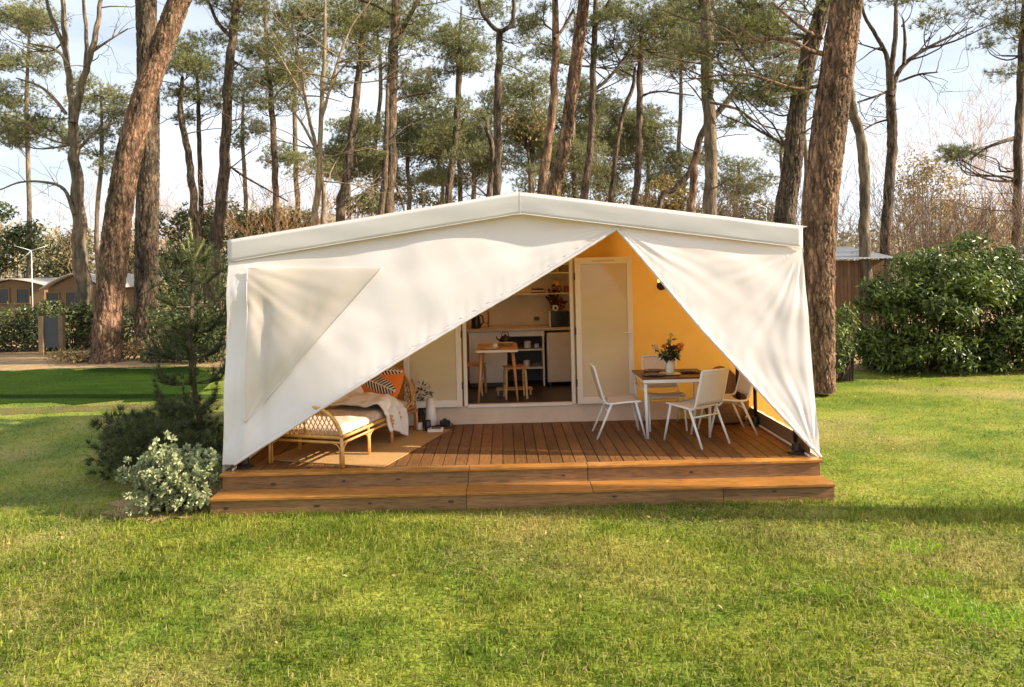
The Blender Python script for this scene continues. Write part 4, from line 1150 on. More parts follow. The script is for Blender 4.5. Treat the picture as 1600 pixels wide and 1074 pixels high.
# ------------------------------------------------------------------ dining table, chairs
tb = thing('dining_table', 'white metal dining table with dark wooden top on the deck', 'table', (2.08, 9.35, ZD))
X0, X1, Y0_, Y1_ = 1.66, 2.50, 8.98, 9.72
MB().b2(X0 - 0.01, X1 + 0.01, Y0_ - 0.005, Y1_ + 0.01, ZD + 0.722, ZD + 0.742).build('tabletop', M_DARKWOOD, tb, True, bevel=0.004)
rl = MB()
rl.b2(X0, X1, Y0_ - 0.012, Y0_ + 0.022, ZD + 0.680, ZD + 0.7205); rl.b2(X0, X1, Y1_ - 0.03, Y1_, ZD + 0.685, ZD + 0.7205)
rl.b2(X0, X0 + 0.03, Y0_ + 0.0225, Y1_ - 0.0305, ZD + 0.684, ZD + 0.7205); rl.b2(X1 - 0.03, X1, Y0_ + 0.0225, Y1_ - 0.0305, ZD + 0.684, ZD + 0.7205)
rl.build('apron', M_WHITEMETAL, tb, True, bevel=0.003)
for (x, s) in ((X0 + 0.03, -1), (X1 - 0.03, 1)):
    for (y, q_) in ((Y0_ + 0.02, -1), (Y1_ - 0.03, 1)):
        MB().tube([(x, y, ZD + 0.684), (x - s * 0.012, y + q_ * 0.01, ZD + 0.001)], [0.021, 0.017], 10).build('leg', M_WHITEMETAL, tb, True, smooth=True)
    MB().tube([(x, Y0_ + 0.02, ZD + 0.58), (x, Y1_ - 0.03, ZD + 0.58)], 0.011, 8).build('stretcher', M_WHITEMETAL, tb, True, smooth=True)

def chair(label, loc, rz):
    t = thing('dining_chair', label, 'chair', loc, rz, 'white chairs around the dining table')
    for s in (-1, 1):
        side, _ = smooth_path([(s * 0.225, 0.245, 0.452), (s * 0.225, 0.05, 0.443), (s * 0.225, -0.14, 0.43), (s * 0.225, -0.205, 0.46), (s * 0.223, -0.25, 0.60), (s * 0.22, -0.325, 0.885)], [0] * 6, 5)
        MB().tube([Vector(p) for p in side], 0.0135, 8).build('side_rail', M_WHITEMETAL, t, smooth=True)
        MB().tube([(s * 0.222, 0.175, 0.445), (s * 0.232, 0.285, 0.0)], [0.0165, 0.0125], 8).build('leg', M_WHITEMETAL, t, smooth=True)
        MB().tube([(s * 0.222, -0.12, 0.43), (s * 0.232, -0.31, 0.0)], [0.0165, 0.0125], 8).build('leg', M_WHITEMETAL, t, smooth=True)
    MB().grid(lambda u, v: ((2 * u - 1) * 0.222, -0.135 + 0.375 * v, 0.432 + 0.026 * v + 0.006 - 0.022 * (1 - (2 * u - 1) ** 2)), 10, 8).build('seat', M_SLING, t, smooth=True, solid=0.006)
    MB().grid(lambda u, v: ((2 * u - 1) * 0.222, -0.222 - 0.105 * v - 0.028 * (1 - (2 * u - 1) ** 2) * (0.4 + 0.6 * v) - 0.0, 0.475 + 0.41 * v), 10, 8).build('backrest', M_SLING, t, smooth=True, solid=0.006)
    MB().tube([(-0.22, -0.327, 0.888), (0, -0.355, 0.889), (0.22, -0.327, 0.888)], 0.0125, 8).build('top_rail', M_WHITEMETAL, t, smooth=True)
    MB().tube([(-0.225, -0.165, 0.335), (0.225, -0.165, 0.335)], 0.010, 8).build('stretcher', M_WHITEMETAL, t, smooth=True)
    MB().tube([(-0.223, 0.19, 0.425), (0.223, 0.19, 0.425)], 0.012, 8).build('front_rail', M_WHITEMETAL, t, smooth=True)
    return t
c1 = chair('white sling chair at the left of the dining table, seen side on', (1.40, 9.26, ZD), -math.pi / 2)
copy_tree(c1, (2.235, 8.80, ZD), math.radians(33), 'white sling chair nearest the deck steps with its back to us')
copy_tree(c1, (2.05, 9.66, ZD), math.radians(178), 'white sling chair behind the dining table facing the lawn')
copy_tree(c1, (2.73, 9.24, ZD), math.radians(92), 'white sling chair at the right of the table by the tent side')

TZ = ZD + 0.7425
for k, (x, y, lab) in enumerate(((1.83, 9.18, 'dark plate at the left front of the dining table'), (1.92, 9.52, 'dark plate at the back of the dining table'), (2.33, 9.40, 'dark plate at the right of the dining table'))):
    o = MB().lathe([(0.09, 0), (0.15, 0.012), (0.155, 0.016), (0.10, 0.007)], (x, y, TZ + 0.0005), 26).build('plate', M_PLATE, smooth=True); tag(o, lab, 'plate', 'dark plates on the dining table')
    o = MB().grid(lambda u, v, x=x, y=y: (x - 0.07 + 0.14 * u, y - 0.05 + 0.1 * v, TZ + 0.019 + 0.008 * mnoise.noise((u * 3 + k, v * 3, 0))), 8, 6).build('napkin', M_GREY, None, smooth=True, solid=0.006)
    tag(o, 'folded grey napkin on the ' + lab.split(' of')[0].replace('dark plate at the ', '') + ' dark plate', 'napkin', 'napkins on the plates')
o = MB().lathe([(0.08, 0), (0.13, 0.012), (0.135, 0.017), (0.08, 0.007)], (2.045, 9.24, TZ + 0.0005), 26).build('plate', M_CERAMIC, smooth=True); tag(o, 'white plate under the flower vase', 'plate')
fv = thing('flower_vase', 'pale ribbed vase with orange, cream and sage flowers on the dining table', 'flowers', (2.045, 9.24, TZ))
MB().lathe([(0.05, 0), (0.056, 0.008), (0.053, 0.16), (0.048, 0.162), (0.046, 0.03)], (2.045, 9.24, TZ + 0.018), 20).build('vase', M_SILVER, fv, True, smooth=True)
rnd = random.Random(21)
st = MB(); lp_, ln_ = [], []
heads = [(1024, 543, 0.045, M_CREAM), (1048, 523, 0.04, M_CREAM), (1063, 541, 0.055, M_ORANGE), (1047, 546, 0.055, M_CREAM), (1037, 541, 0.04, M_ORANGE), (1036, 553, 0.055, M_SAGE), (1057, 555, 0.06, M_SAGE), (1045, 533, 0.035, M_SAGE), (1054, 543, 0.04, M_DRIED)]
for (px, py, r, mt) in heads:
    r *= 0.8
    hp = P(px, py, 9.24 + rnd.uniform(-0.08, 0.05))
    b0 = Vector((2.045 + rnd.uniform(-0.02, 0.02), 9.24, TZ + 0.14))
    mid = b0.lerp(hp, 0.5) + Vector((0, 0, 0.03))
    st.tube([b0, mid, hp], 0.0035, 5)
    pc, pn = blob_points([(tuple(hp), (r * 0.75, r * 0.75, r * 0.62))], 46, 0.5)
    link('bloom', np_mesh('bloom', *leaves(pc, pn, r * 0.9, r * 0.75, 0)), mt, fv, True)
    for j in range(9):
        t = rnd.uniform(0.35, 0.95); pq = b0.lerp(hp, t); lp_.append(pq); ln_.append((rnd.gauss(0, 1), rnd.gauss(0, 1), rnd.gauss(0.2, 0.6)))
st.build('stems', M_STEM, fv, True)
pc, pn = blob_points([((2.045, 9.24, TZ + 0.24), (0.13, 0.1, 0.08))], 110, 0.6)
link('foliage', np_mesh('foliage', *leaves(np.concatenate([np.array(lp_), pc]), np.concatenate([unit(np.array(ln_)), pn]), 0.075, 0.032)), M_STEM, fv, True)

# wicker tub chair behind the table
wk = thing('wicker_tub_chair', 'brown wicker tub chair in the back corner behind the table', 'chair', (2.93, 9.88, ZD))
wc = Vector((2.92, 9.86, ZD))
def tub(u, v):
    a = 2 * math.pi * u
    back = max(0, math.sin(a)) ** 1.2
    h = 0.02 + (0.26 + 0.42 * back) * v
    r = 0.20 + 0.085 * math.sin(min(1, v * 1.2) * math.pi / 2)
    return (wc.x + math.cos(a) * r, wc.y + math.sin(a) * r * 0.85, wc.z + h)
MB().grid(tub, 40, 14).build('woven_shell', M_WICKER, wk, True, smooth=True, solid=0.02)
rimw = [tub(k / 40, 1) for k in range(41)]
MB().tube(rimw, 0.017, 7).build('rim', M_WICKER, wk, True, smooth=True)
bands = MB()
for j in range(1, 14): bands.tube([tub(k / 40, j / 14) for k in range(41)], 0.014, 5)
bands.build('weave_bands', M_WICKER, wk, True, smooth=True)
MB().lathe([(0.2, 0), (0.23, 0.02), (0.24, 0.06), (0.2, 0.09), (0.0, 0.095)], (wc.x, wc.y, wc.z + 0.17), 24, 1, 0.85).build('seat_cushion', M_PILLOW2, wk, True, smooth=True)

# ------------------------------------------------------------------ plants beside the deck
def shrub_rosettes(name, label, cat_, blobs, n, mat, Ln, W, k, stemmat, group=None, zmin=0.02):
    """rosettes of leaves at twig ends"""
    base = Vector((sum(b[0][0] for b in blobs) / len(blobs), sum(b[0][1] for b in blobs) / len(blobs), 0))
    t = thing(name, label, cat_, base, 0, group)
    p, nr = blob_points(blobs, n, 0.22, zmin)
    m = len(p)
    d = unit(nr + np.array([[0, 0, 0.5]]))
    c = np.repeat(p, k, 0); dd = np.repeat(d, k, 0)
    out = unit(dd * RNG.uniform(0.15, 1.1, (m * k, 1)) + rdirs(m * k) * 0.9)
    sd = unit(np.cross(out, rdirs(m * k))); l = Ln * RNG.uniform(0.6, 1.15, (m * k, 1)); w = W * RNG.uniform(0.75, 1.15, (m * k, 1))
    v = np.stack([c, c + out * l * 0.6 + sd * w / 2, c + out * l, c + out * l * 0.6 - sd * w / 2], 1).reshape(-1, 3)
    i = np.arange(m * k)[:, None] * 4
    link('foliage', np_mesh('foliage', v, np.concatenate([i + np.array([[0, 1, 2]]), i + np.array([[0, 2, 3]])])), mat, t, True)
    sg = []
    rn = random.Random(5)
    for q in p[RNG.choice(m, min(m, 70), replace=False)]:
        b0 = np.array([base.x + rn.uniform(-0.12, 0.12), base.y + rn.uniform(-0.12, 0.12), 0.0])
        mid = b0 * 0.45 + q * 0.55 + np.array([0, 0, -0.05 * abs(q[2])])
        sg.append(([b0, mid, q], [0.014, 0.008, 0.004]))
    link('stems', np_mesh('stems', *segs_mesh(sg, 4), True), stemmat, t, True)
    return t
rnd = random.Random(31)
def lumps(cx, cy, cz, rx, ry, rz, n, f=0.42):
    out = [((cx, cy, cz), (rx * 0.72, ry * 0.72, rz * 0.72))]
    for _ in range(n):
        d = Vector((rnd.gauss(0, 1), rnd.gauss(0, 1), rnd.gauss(0, 1))).normalized()
        s = rnd.uniform(0.7, 1.15) * f
        out.append(((cx + d.x * rx * (1 - s * 0.75), cy + d.y * ry * (1 - s * 0.75), max(rz * 0.2, cz + d.z * rz * (1 - s * 0.75))), (rx * s, ry * s, rz * s)))
    return out
shrub_rosettes('pale_shrub', 'round pale green shrub at the left end of the deck steps', 'shrub', lumps(-3.55, 7.88, 0.30, 0.46, 0.36, 0.34, 26, 0.5) + [((-3.95, 7.8, 0.42), (0.14, 0.13, 0.16)), ((-3.2, 7.75, 0.55), (0.15, 0.13, 0.17)), ((-3.6, 7.7, 0.70), (0.13, 0.12, 0.14)), ((-3.75, 7.6, 0.2), (0.2, 0.15, 0.15)), ((-3.3, 7.6, 0.22), (0.2, 0.15, 0.16))], 640, M_PALESHRUB, 0.058, 0.029, 26, M_BARK_BROWN)

def needle_shrub(name, label, blobs, n, k, Ln, w, mat, base):
    t = thing(name, label, 'shrub', base)
    p, nr = blob_points(blobs, n, 0.3)
    d = unit(nr + np.array([[0, 0, 0.9]]))
    link('needles', np_mesh('needles', *needles(p, d, k, Ln, w, 0.6)), mat, t, True)
    sg = []
    rn = random.Random(9)
    for q in p[RNG.choice(len(p), 80, replace=False)]:
        b0 = np.array([base[0] + rn.uniform(-0.3, 0.3), base[1] + rn.uniform(-0.2, 0.2), 0.0])
        sg.append(([b0, b0 * 0.4 + q * 0.6 - np.array([0, 0, 0.12 * q[2]]), q], [0.018, 0.011, 0.005]))
    link('branches', np_mesh('branches', *segs_mesh(sg, 4), True), M_BARK_BROWN, t, True)
needle_shrub('dwarf_pine', 'dark spreading dwarf pine beside the left tent corner', lumps(-4.30, 9.15, 0.42, 1.02, 0.75, 0.46, 18, 0.36) + lumps(-3.75, 8.55, 0.45, 0.42, 0.35, 0.42, 6), 900, 40, 0.13, 0.006, M_PINE_DARK, (-4.25, 9.1, 0))
o = MB().poly([(-3.6 + math.cos(a * 0.2618) * (0.75 + 0.12 * math.sin(a * 2.3)), 8.1 + math.sin(a * 0.2618) * (0.62 + 0.09 * math.cos(a * 3.1)), 0.007) for a in range(24)]).build('bark_mulch', M_LITTER)
tag(o, 'patch of bark mulch under the shrubs at the deck corner', 'mulch', kind='structure')

def young_pine():
    d = 12.2
    b0 = onz(297, 672); b0 = P(297, 0, d); b0.z = 0
    t = thing('young_pine', 'slender young pine with upright candles left of the tent', 'tree', (b0.x, d, 0))
    tr = [Vector((b0.x, d, 0)), P(298, 560, d), P(300, 470, d), P(302, 405, d)]
    pts, rr = smooth_path(tr, [0.05, 0.042, 0.03, 0.02], 6)
    link('trunk', np_mesh('trunk', *np_tube(pts, rr, 8), True), M_BARK_BROWN, t, True)
    rn = random.Random(4)
    shoots = []; sg = []
    for (y, n, L_) in ((640, 6, 0.55), (600, 6, 0.64), (560, 6, 0.66), (520, 6, 0.62), (480, 6, 0.62), (445, 6, 0.45), (412, 5, 0.28)):
        c = P(300, y, d)
        for k in range(n):
            a = 6.283 * (k + rn.uniform(-0.25, 0.25)) / n
            dv = Vector((math.cos(a), math.sin(a), 0))
            LL = L_ * rn.uniform(0.6, 1.1)
            e = c + dv * LL + Vector((0, 0, LL * rn.uniform(0.15, 0.5)))
            m = c + dv * LL * 0.55 + Vector((0, 0, LL * 0.03))
            tip = e + Vector((dv.x * 0.08, dv.y * 0.08, 0.22 * rn.uniform(0.7, 1.2)))
            sg.append(([c, m, e, tip], [0.014, 0.010, 0.007, 0.004]))
            for tt in np.linspace(0.3, 1, 9):
                pq = (m.lerp(e, (tt - 0.3) / 0.45) if tt < 0.75 else e.lerp(tip, (tt - 0.75) / 0.25))
                shoots.append((pq, (e - m).normalized() * (1 - tt) + Vector((0, 0, 1)) * tt))
            for b_ in range(2):
                q = m.lerp(e, rn.uniform(0.2, 0.9)) + Vector((rn.gauss(0, 0.11), rn.gauss(0, 0.11), rn.uniform(0.02, 0.16)))
                shoots.append((q, dv + Vector((0, 0, 0.8)))); sg.append(([m, m.lerp(q, 0.5), q], [0.006, 0.005, 0.003]))
                shoots.append((q.lerp(m, 0.25), dv + Vector((0, 0, 0.6))))
    link('branches', np_mesh('branches', *segs_mesh(sg, 4), True), M_BARK_BROWN, t, True)
    c = np.array([list(s[0]) for s in shoots]); dd = unit(np.array([list(s[1]) for s in shoots]))
    link('needles', np_mesh('needles', *needles(c, dd, 34, 0.15, 0.007, 0.6)), M_PINE_DARK, t, True)
    cands = [[(302, 405), (301, 380), (297, 345)], [(302, 408), (310, 392), (318, 378)], [(302, 410), (292, 396), (285, 384)], [(303, 410), (318, 400), (326, 388)], [(302, 410), (296, 392), (293, 370)]]
    cp, cd_ = [], []
    cs = []
    for k, cc in enumerate(cands):
        w = [P(x, y, d + 0.05 * (k - 2)) for x, y in cc]
        cs.append((w, [0.014, 0.012, 0.006]))
        for tt in np.linspace(0, 1, 34):
            i = 0 if tt < 0.5 else 1
            q = w[i].lerp(w[i + 1], tt * 2 - i); cp.append(q); cd_.append((w[i + 1] - w[i]).normalized())
    link('candles', np_mesh('candles', *cat([segs_mesh(cs, 6), needles(np.array([list(x) for x in cp]), np.array([list(x) for x in cd_]), 10, 0.07, 0.006, 0.35)])), M_CANDLE, t, True)
young_pine()

# ------------------------------------------------------------------ trees of the pine wood
def bark_trunk(path, rad, ns=100, per=36, seed=0, plate=(0.085, 0.36), relief=0.045):
    """trunk whose surface is broken into raised, elongated bark plates"""
    pts, rr = smooth_path(path, rad, per)
    pts = np.array(pts); rr = np.array(rr)
    t = unit(np.gradient(pts, axis=0))
    s = np.concatenate([[0], np.cumsum(np.linalg.norm(np.diff(pts, axis=0), axis=1))])
    R0 = float(np.mean(rr))
    nu = max(6, int(2 * np.pi * R0 / plate[0])); 
    th = np.linspace(0, 2 * np.pi, ns, endpoint=False)
    U = (th / (2 * np.pi) * nu)[None, :] + np.zeros((len(s), 1)); V = (s / plate[1])[:, None] + np.zeros((1, ns))
    rg = np.random.default_rng(seed)
    nvv = int(V.max()) + 6
    U = U + 0.30 * np.sin(V * 1.7 + rg.uniform(0, 6)) + 0.22 * np.sin(V * 4.3 + U * 1.0 / nu * 2 * np.pi * 3) + 0.16 * np.sin(V * 9.1 + U / nu * 2 * np.pi * 7)
    V = V + 0.35 * np.sin(U / nu * 2 * np.pi * 5 + V * 0.8) + 0.2 * np.sin(U / nu * 2 * np.pi * 13)
    jx = rg.uniform(0.08, 0.92, (nu, nvv)); jy = rg.uniform(0.02, 0.98, (nu, nvv)); hh = rg.uniform(0.55, 1.0, (nu, nvv))
    V = V + 1.0
    iu = np.floor(U).astype(int); iv = np.floor(V).astype(int)
    d1 = np.full(U.shape, 9.0); d2 = np.full(U.shape, 9.0); h1 = np.zeros(U.shape)
    for a in (-1, 0, 1):
        for b in (-1, 0, 1):
            cu = (iu + a); cv = np.clip(iv + b + 1, 0, nvv - 1)
            dx = cu + jx[cu % nu, cv] - U; dy = iv + b + jy[cu % nu, cv] - V
            dd = np.sqrt(dx * dx + dy * dy)
            nearer = dd < d1
            d2 = np.where(nearer, d1, np.minimum(d2, dd)); h1 = np.where(nearer, hh[cu % nu, cv], h1); d1 = np.where(nearer, dd, d1)
    e = np.clip((d2 - d1) / 0.34, 0, 1)
    disp = (e * e * (3 - 2 * e)) * h1 * relief - relief * 0.6 + rg.normal(size=U.shape) * relief * 0.10
    a = np.cross(t[0], [0, 1, 0.01]); a /= np.linalg.norm(a); A = []
    for i in range(len(pts)):
        a = a - t[i] * a.dot(t[i]); a /= np.linalg.norm(a); A.append(a.copy())
    A = np.array(A); B = np.cross(t, A)
    flare = 1 + 0.16 * np.exp(-s / 0.30)[:, None] * (0.75 + 0.5 * np.cos(th * 5 + seed))[None, :]
    rad2 = rr[:, None] * flare + disp
    v = pts[:, None] + (A[:, None] * np.cos(th)[None, :, None] + B[:, None] * np.sin(th)[None, :, None]) * rad2[:, :, None]
    m = len(pts); i, k = np.meshgrid(np.arange(m - 1), np.arange(ns), indexing='ij'); i = i.ravel(); k = k.ravel(); k2 = (k + 1) % ns
    return np_mesh('trunk', v.reshape(-1, 3), np.stack([i * ns + k, i * ns + k2, (i + 1) * ns + k2, (i + 1) * ns + k], 1), True)

TREES = 0
def tree(name, label, d, paths, crowns=(), bark_m=M_BARK_BROWN, leaf=M_PINE, bare=0, big=False, seed=0, dens=1.0, group='trees of the pine wood', nk=15, limbs=(), bare_len=1.2, ground_x=None, cs=1.05):
    global TREES
    TREES += 1
    rn = random.Random(100 + seed + TREES * 7)
    k = d / FPX
    main = paths[0]
    base = P(ground_x if ground_x is not None else main[0][0], main[0][1], d); base.z = -0.05
    t = thing(name, label, 'tree', (base.x, d, 0), 0, group)
    trunks = []
    for j, pa in enumerate(paths):
        pts = [P(x, y, d + (0 if j == 0 else 0.25 * math.sin(j * 2.4))) for x, y, w in pa]; rad = [max(0.012, w * k / 2) for x, y, w in pa]
        if j == 0 and pts[0].z > 0.1:
            b = base.copy(); pts = [b] + pts; rad = [rad[0] * 1.12] + rad
        trunks.append((pts, rad))
    if big:
        me = bark_trunk(trunks[0][0], trunks[0][1], seed=seed, **(dict(ns=150, per=48, plate=(0.062, 0.21), relief=0.034) if d < 15 else {}))
        link('trunk', me, bark_m, t, True)
        rest = trunks[1:]
    else:
        allv = []
        for pts, rad in trunks:
            sp, sr = smooth_path(pts, rad, 7)
            sp = np.array(sp); sr = np.array(sr)
            if len(sp) > 8:
                wob = np.array([[mnoise.noise((i * 0.35, seed, 1)), mnoise.noise((i * 0.35, seed, 5)), 0] for i in range(len(sp))]) * (sr[:, None] * 0.5)
                sp = sp + wob; sr = sr * np.array([1 + 0.13 * mnoise.noise((i * 0.6, seed, 9)) for i in range(len(sp))])
            allv.append(np_tube(sp, sr, 12 if max(rad) > 0.1 else 7))
        link('trunk', np_mesh('trunk', *cat(allv), True), bark_m, t, True)
        rest = []
    if rest:
        link('limb', np_mesh('limb', *cat([np_tube(*smooth_path(p_, r_, 6), 8) for p_, r_ in rest]), True), bark_m, t, True)
    # polyline of the trunk to hang branches on
    line = [q for pts, rad in trunks for q in pts]
    dense_line = []
    for pts, rad in trunks:
        for a, b in zip(pts[:-1], pts[1:]):
            for s in range(6): dense_line.append(a.lerp(b, s / 6))
        dense_line.append(pts[-1])
    dl = np.array([list(q) for q in dense_line])
    segs = []; tc_, td_ = [], []
    for cr_ in crowns:
        cx, cy, rx, ry = cr_[:4]; rx, ry = rx * cs, ry * cs
        n = cr_[4] if len(cr_) > 4 else max(3, int(rx * ry * k * k * 7.5 * dens) + 3)
        cc_ = P(cx, cy, d)
        cand = dl[dl[:, 2] < cc_.z + 0.1]
        if len(cand) == 0: cand = dl
        w = np.linalg.norm((cand - np.array(cc_)) * np.array([1, 1, 0.45]), axis=1) + np.abs(RNG.normal(size=len(cand))) * 0.35
        st0 = Vector(cand[int(np.argmin(w))])
        v0 = cc_ - st0
        lm_ = [st0]
        for q_ in (0.3, 0.62, 1.0):
            lm_.append(st0 + v0 * q_ + Vector((rn.gauss(0, 0.07), rn.gauss(0, 0.12), -0.16 * math.sin(q_ * 3.0) + rn.gauss(0, 0.05))) * min(1.5, v0.length))
        if v0.length > 0.25:
            rb = min(0.06, 0.014 + 0.014 * v0.length)
            segs.append(smooth_path(lm_, [rb, rb * 0.8, rb * 0.55, rb * 0.25], 3))
        for s in range(n):
            while True:
                a, b, c = rn.uniform(-1, 1), rn.uniform(-1, 1), rn.uniform(-1, 1)
                if a * a + b * b + c * c < 1: break
            q = P(cx + a * rx, cy + b * ry, d) + Vector((0, c * rx * k * 0.9, 0))
            r = rn.uniform(0.34, 0.80) * min(1.35, max(0.6, rx * k / 1.3))
            i_ = rn.choice((0, 1, 1, 2, 2)); st_ = lm_[i_].lerp(lm_[i_ + 1], rn.random())
            v = q - st_
            if v.length > 0.15:
                rb = min(0.03, 0.008 + 0.009 * v.length)
                segs.append(([st_, st_ + v * 0.45 + Vector((rn.gauss(0, 0.10), rn.gauss(0, 0.10), rn.gauss(-0.06, 0.09))) * v.length, q], [rb, rb * 0.7, rb * 0.35]))
            nt_ = int(36 * (r / 0.45) ** 2)
            pd = rdirs(nt_); pr = RNG.uniform(0, 1, (nt_, 1)) ** 0.4
            pts_ = np.array(q) + pd * pr * np.array([r * 1.25, r * 1.25, r * 0.62])
            tc_.append(pts_); td_.append(unit(pd * 0.7 + np.array([[0, 0, 0.75]])))
            for z_ in range(3):
                e = pts_[rn.randrange(nt_)]; segs.append(([q - v * 0.12, (np.array(q) + e) / 2, e], [0.014, 0.010, 0.005]))
    for z_ in range(bare):
        i = rn.randrange(len(dl) // 4, len(dl)); a = rn.choice((0, math.pi)) + rn.gauss(0, 0.7)
        twigs(dl[i], (math.cos(a), math.sin(a) * 0.8, rn.uniform(-0.05, 0.6)), bare_len * rn.uniform(0.6, 1.6), 0.028, 2, rn, segs, up=0.12, kids=(2, 3), minr=0.005)
    for lm in limbs:                      # a traced bare limb: list of (px, py, w)
        pts = [P(x, y, d + 0.3 * math.sin(i_ * 1.3 + seed)) for i_, (x, y, w) in enumerate(lm)]; rad = [max(0.008, w * k / 2) for x, y, w in lm]
        segs.append(smooth_path(pts, rad, 5))
        for z_ in range(3 + len(lm)):
            i = rn.randrange(len(pts) - 1); q = pts[i].lerp(pts[i + 1], rn.random())
            v = (pts[i + 1] - pts[i]).normalized()
            twigs(q, v + Vector((rn.gauss(0, 0.6), rn.gauss(0, 0.6), rn.gauss(0.1, 0.6))), rn.uniform(0.5, 1.3), 0.014, 2, rn, segs, up=0.1, kids=(1, 3), minr=0.005)
    if segs:
        link('branches', np_mesh('branches', *segs_mesh(segs, 5), True), bark_m, t, True)
    if tc_:
        c = np.concatenate(tc_); dd = np.concatenate(td_)
        wn = 0.013 * max(1.0, d / 24)
        link('crown', np_mesh('crown', *needles(c, dd, nk, 0.19, wn, 0.7)), leaf, t, True)
    return t

RED, BRN, GRY, TAN = M_BARK_RED, M_BARK_BROWN, M_BARK_GREY, M_BARK_TAN
# nearest trunks
tree('pine_tree', 'thickest pine trunk, standing close behind the right tent corner', 13.66, [[(1282, 612, 40), (1282, 500, 41), (1281, 420, 44), (1282, 330, 49), (1292, 230, 51), (1302, 150, 50), (1312, 80, 48), (1325, -10, 45), (1345, -160, 44), (1360, -330, 34)]],
     [(1360, -400, 260, 90, 16)], RED, big=True, seed=3, limbs=[[(1288, 85, 9), (1262, 78, 7), (1225, 60, 6), (1180, 66, 4)], [(1283, 60, 8), (1258, 48, 7), (1230, 25, 5), (1205, 4, 4)], [(1278, 135, 7), (1240, 138, 5), (1170, 118, 4), (1090, 120, 2)]])
tree('pine_tree', 'thick leaning reddish pine crossing in front of the straight trunk at left', 22.0, [[(166, 553, 42), (170, 480, 42), (178, 400, 41), (186, 330, 39), (202, 240, 37), (226, 150, 35), (250, 80, 33), (273, 20, 32), (300, -60, 32), (330, -180, 24)]],
     [(340, -200, 150, 70, 10)], RED, big=True, seed=8)
tree('pine_tree', 'straight thick pine trunk behind the leaning one at left', 24.5, [[(230, 500, 36), (229, 400, 34), (231, 300, 33), (232, 200, 32), (231, 100, 31), (228, 0, 30), (226, -120, 24), (224, -220, 16)]],
     [(225, -220, 130, 70, 9)], BRN, big=True, seed=5)
tree('pine_tree', 'brown pine trunk leaning right beside the thickest right trunk', 18.0, [[(1226, 360, 32), (1238, 260, 29), (1247, 170, 27), (1263, 90, 25), (1283, 20, 22), (1300, -60, 18), (1310, -160, 12)]],
     [(1180, 40, 55, 45, 12), (1120, 55, 50, 40, 9), (1200, 110, 45, 35, 8), (1140, 130, 40, 30, 6), (1230, -20, 80, 40, 6), (1180, 170, 36, 26, 4), (1265, 140, 20, 30, 3)], BRN, seed=2, big=True, bare=5, dens=0.8)
tree('forked_tree', 'grey tree at far left forking into two tall stems', 27.0, [[(131, 480, 24), (126, 400, 22), (122, 320, 19), (117, 240, 16), (114, 190, 14)], [(114, 192, 11), (110, 140, 10), (104, 90, 9), (100, 40, 8), (97, -20, 6), (92, -90, 4)], [(115, 192, 12), (128, 130, 10), (140, 92, 9), (150, 50, 8), (157, 5, 6), (162, -60, 4)], [(104, 85, 7), (90, 50, 7), (78, 20, 6), (68, -20, 4)], [(134, 105, 7), (135, 60, 6), (131, 10, 5), (128, -50, 3)]],
     [(20, 60, 36, 30), (48, 45, 30, 22), (30, 190, 40, 20), (75, 185, 34, 20), (15, 215, 26, 16)], GRY, bare=7, seed=4, dens=0.6,
     limbs=[[(103, 178, 6), (85, 155, 5), (62, 135, 4), (25, 122, 2)], [(116, 335, 7), (100, 296, 5), (70, 285, 4), (32, 285, 3), (0, 297, 2)], [(124, 232, 5), (150, 205, 4), (180, 190, 3)], [(145, 80, 5), (172, 62, 3), (200, 45, 2)], [(108, 105, 5), (88, 78, 4), (45, 68, 2)]])
tree('pine_tree', 'pine with kinked slender trunk between the left pines and the tent', 26.0, [[(332, 430, 22), (342, 345, 20), (350, 270, 17), (354, 190, 15), (357, 120, 14), (363, 60, 13), (371, 0, 12), (378, -70, 8)]],
     [(388, 20, 42, 34), (345, 110, 26, 22), (400, 70, 40, 26), (395, 160, 30, 16), (350, 5, 30, 22), (400, -50, 70, 40, 8)], BRN, seed=6, bare=5, limbs=[[(356, 92, 6), (372, 100, 4), (392, 112, 2)], [(363, 60, 7), (340, 35, 6), (325, 0, 4)], [(352, 255, 4), (380, 275, 4), (415, 295, 3), (450, 315, 2)]])
tree('pine_tree', 'thin curved pine in front of the dark bush at left', 31.0, [[(309, 400, 13), (303, 320, 12), (297, 260, 11), (288, 210, 10), (282, 170, 9), (286, 120, 5)]], [(300, 95, 46, 22), (278, 108, 26, 16), (325, 118, 30, 18), (265, 150, 22, 14)], BRN, seed=7, bare=4)
tree('pine_tree', 'slim straight pine just right of the thin curved pine', 32.5, [[(318, 400, 9), (314, 320, 8), (312, 240, 7), (310, 170, 6), (308, 110, 4)]], [(318, 75, 34, 22), (306, 150, 36, 14), (335, 165, 24, 12), (290, 180, 20, 10)], BRN, seed=9, bare=4)
tree('pine_tree', 'narrow pine above the left slope of the tent roof', 32.0, [[(431, 370, 11), (431, 300, 10), (428, 230, 10), (424, 160, 9), (418, 100, 8), (415, 40, 6), (413, -30, 4)]], [(412, 20, 40, 26), (440, 60, 34, 24), (400, 75, 26, 18), (425, 120, 46, 18), (450, 160, 30, 16), (405, 170, 26, 14), (470, 100, 26, 20)], BRN, seed=10, bare=3)
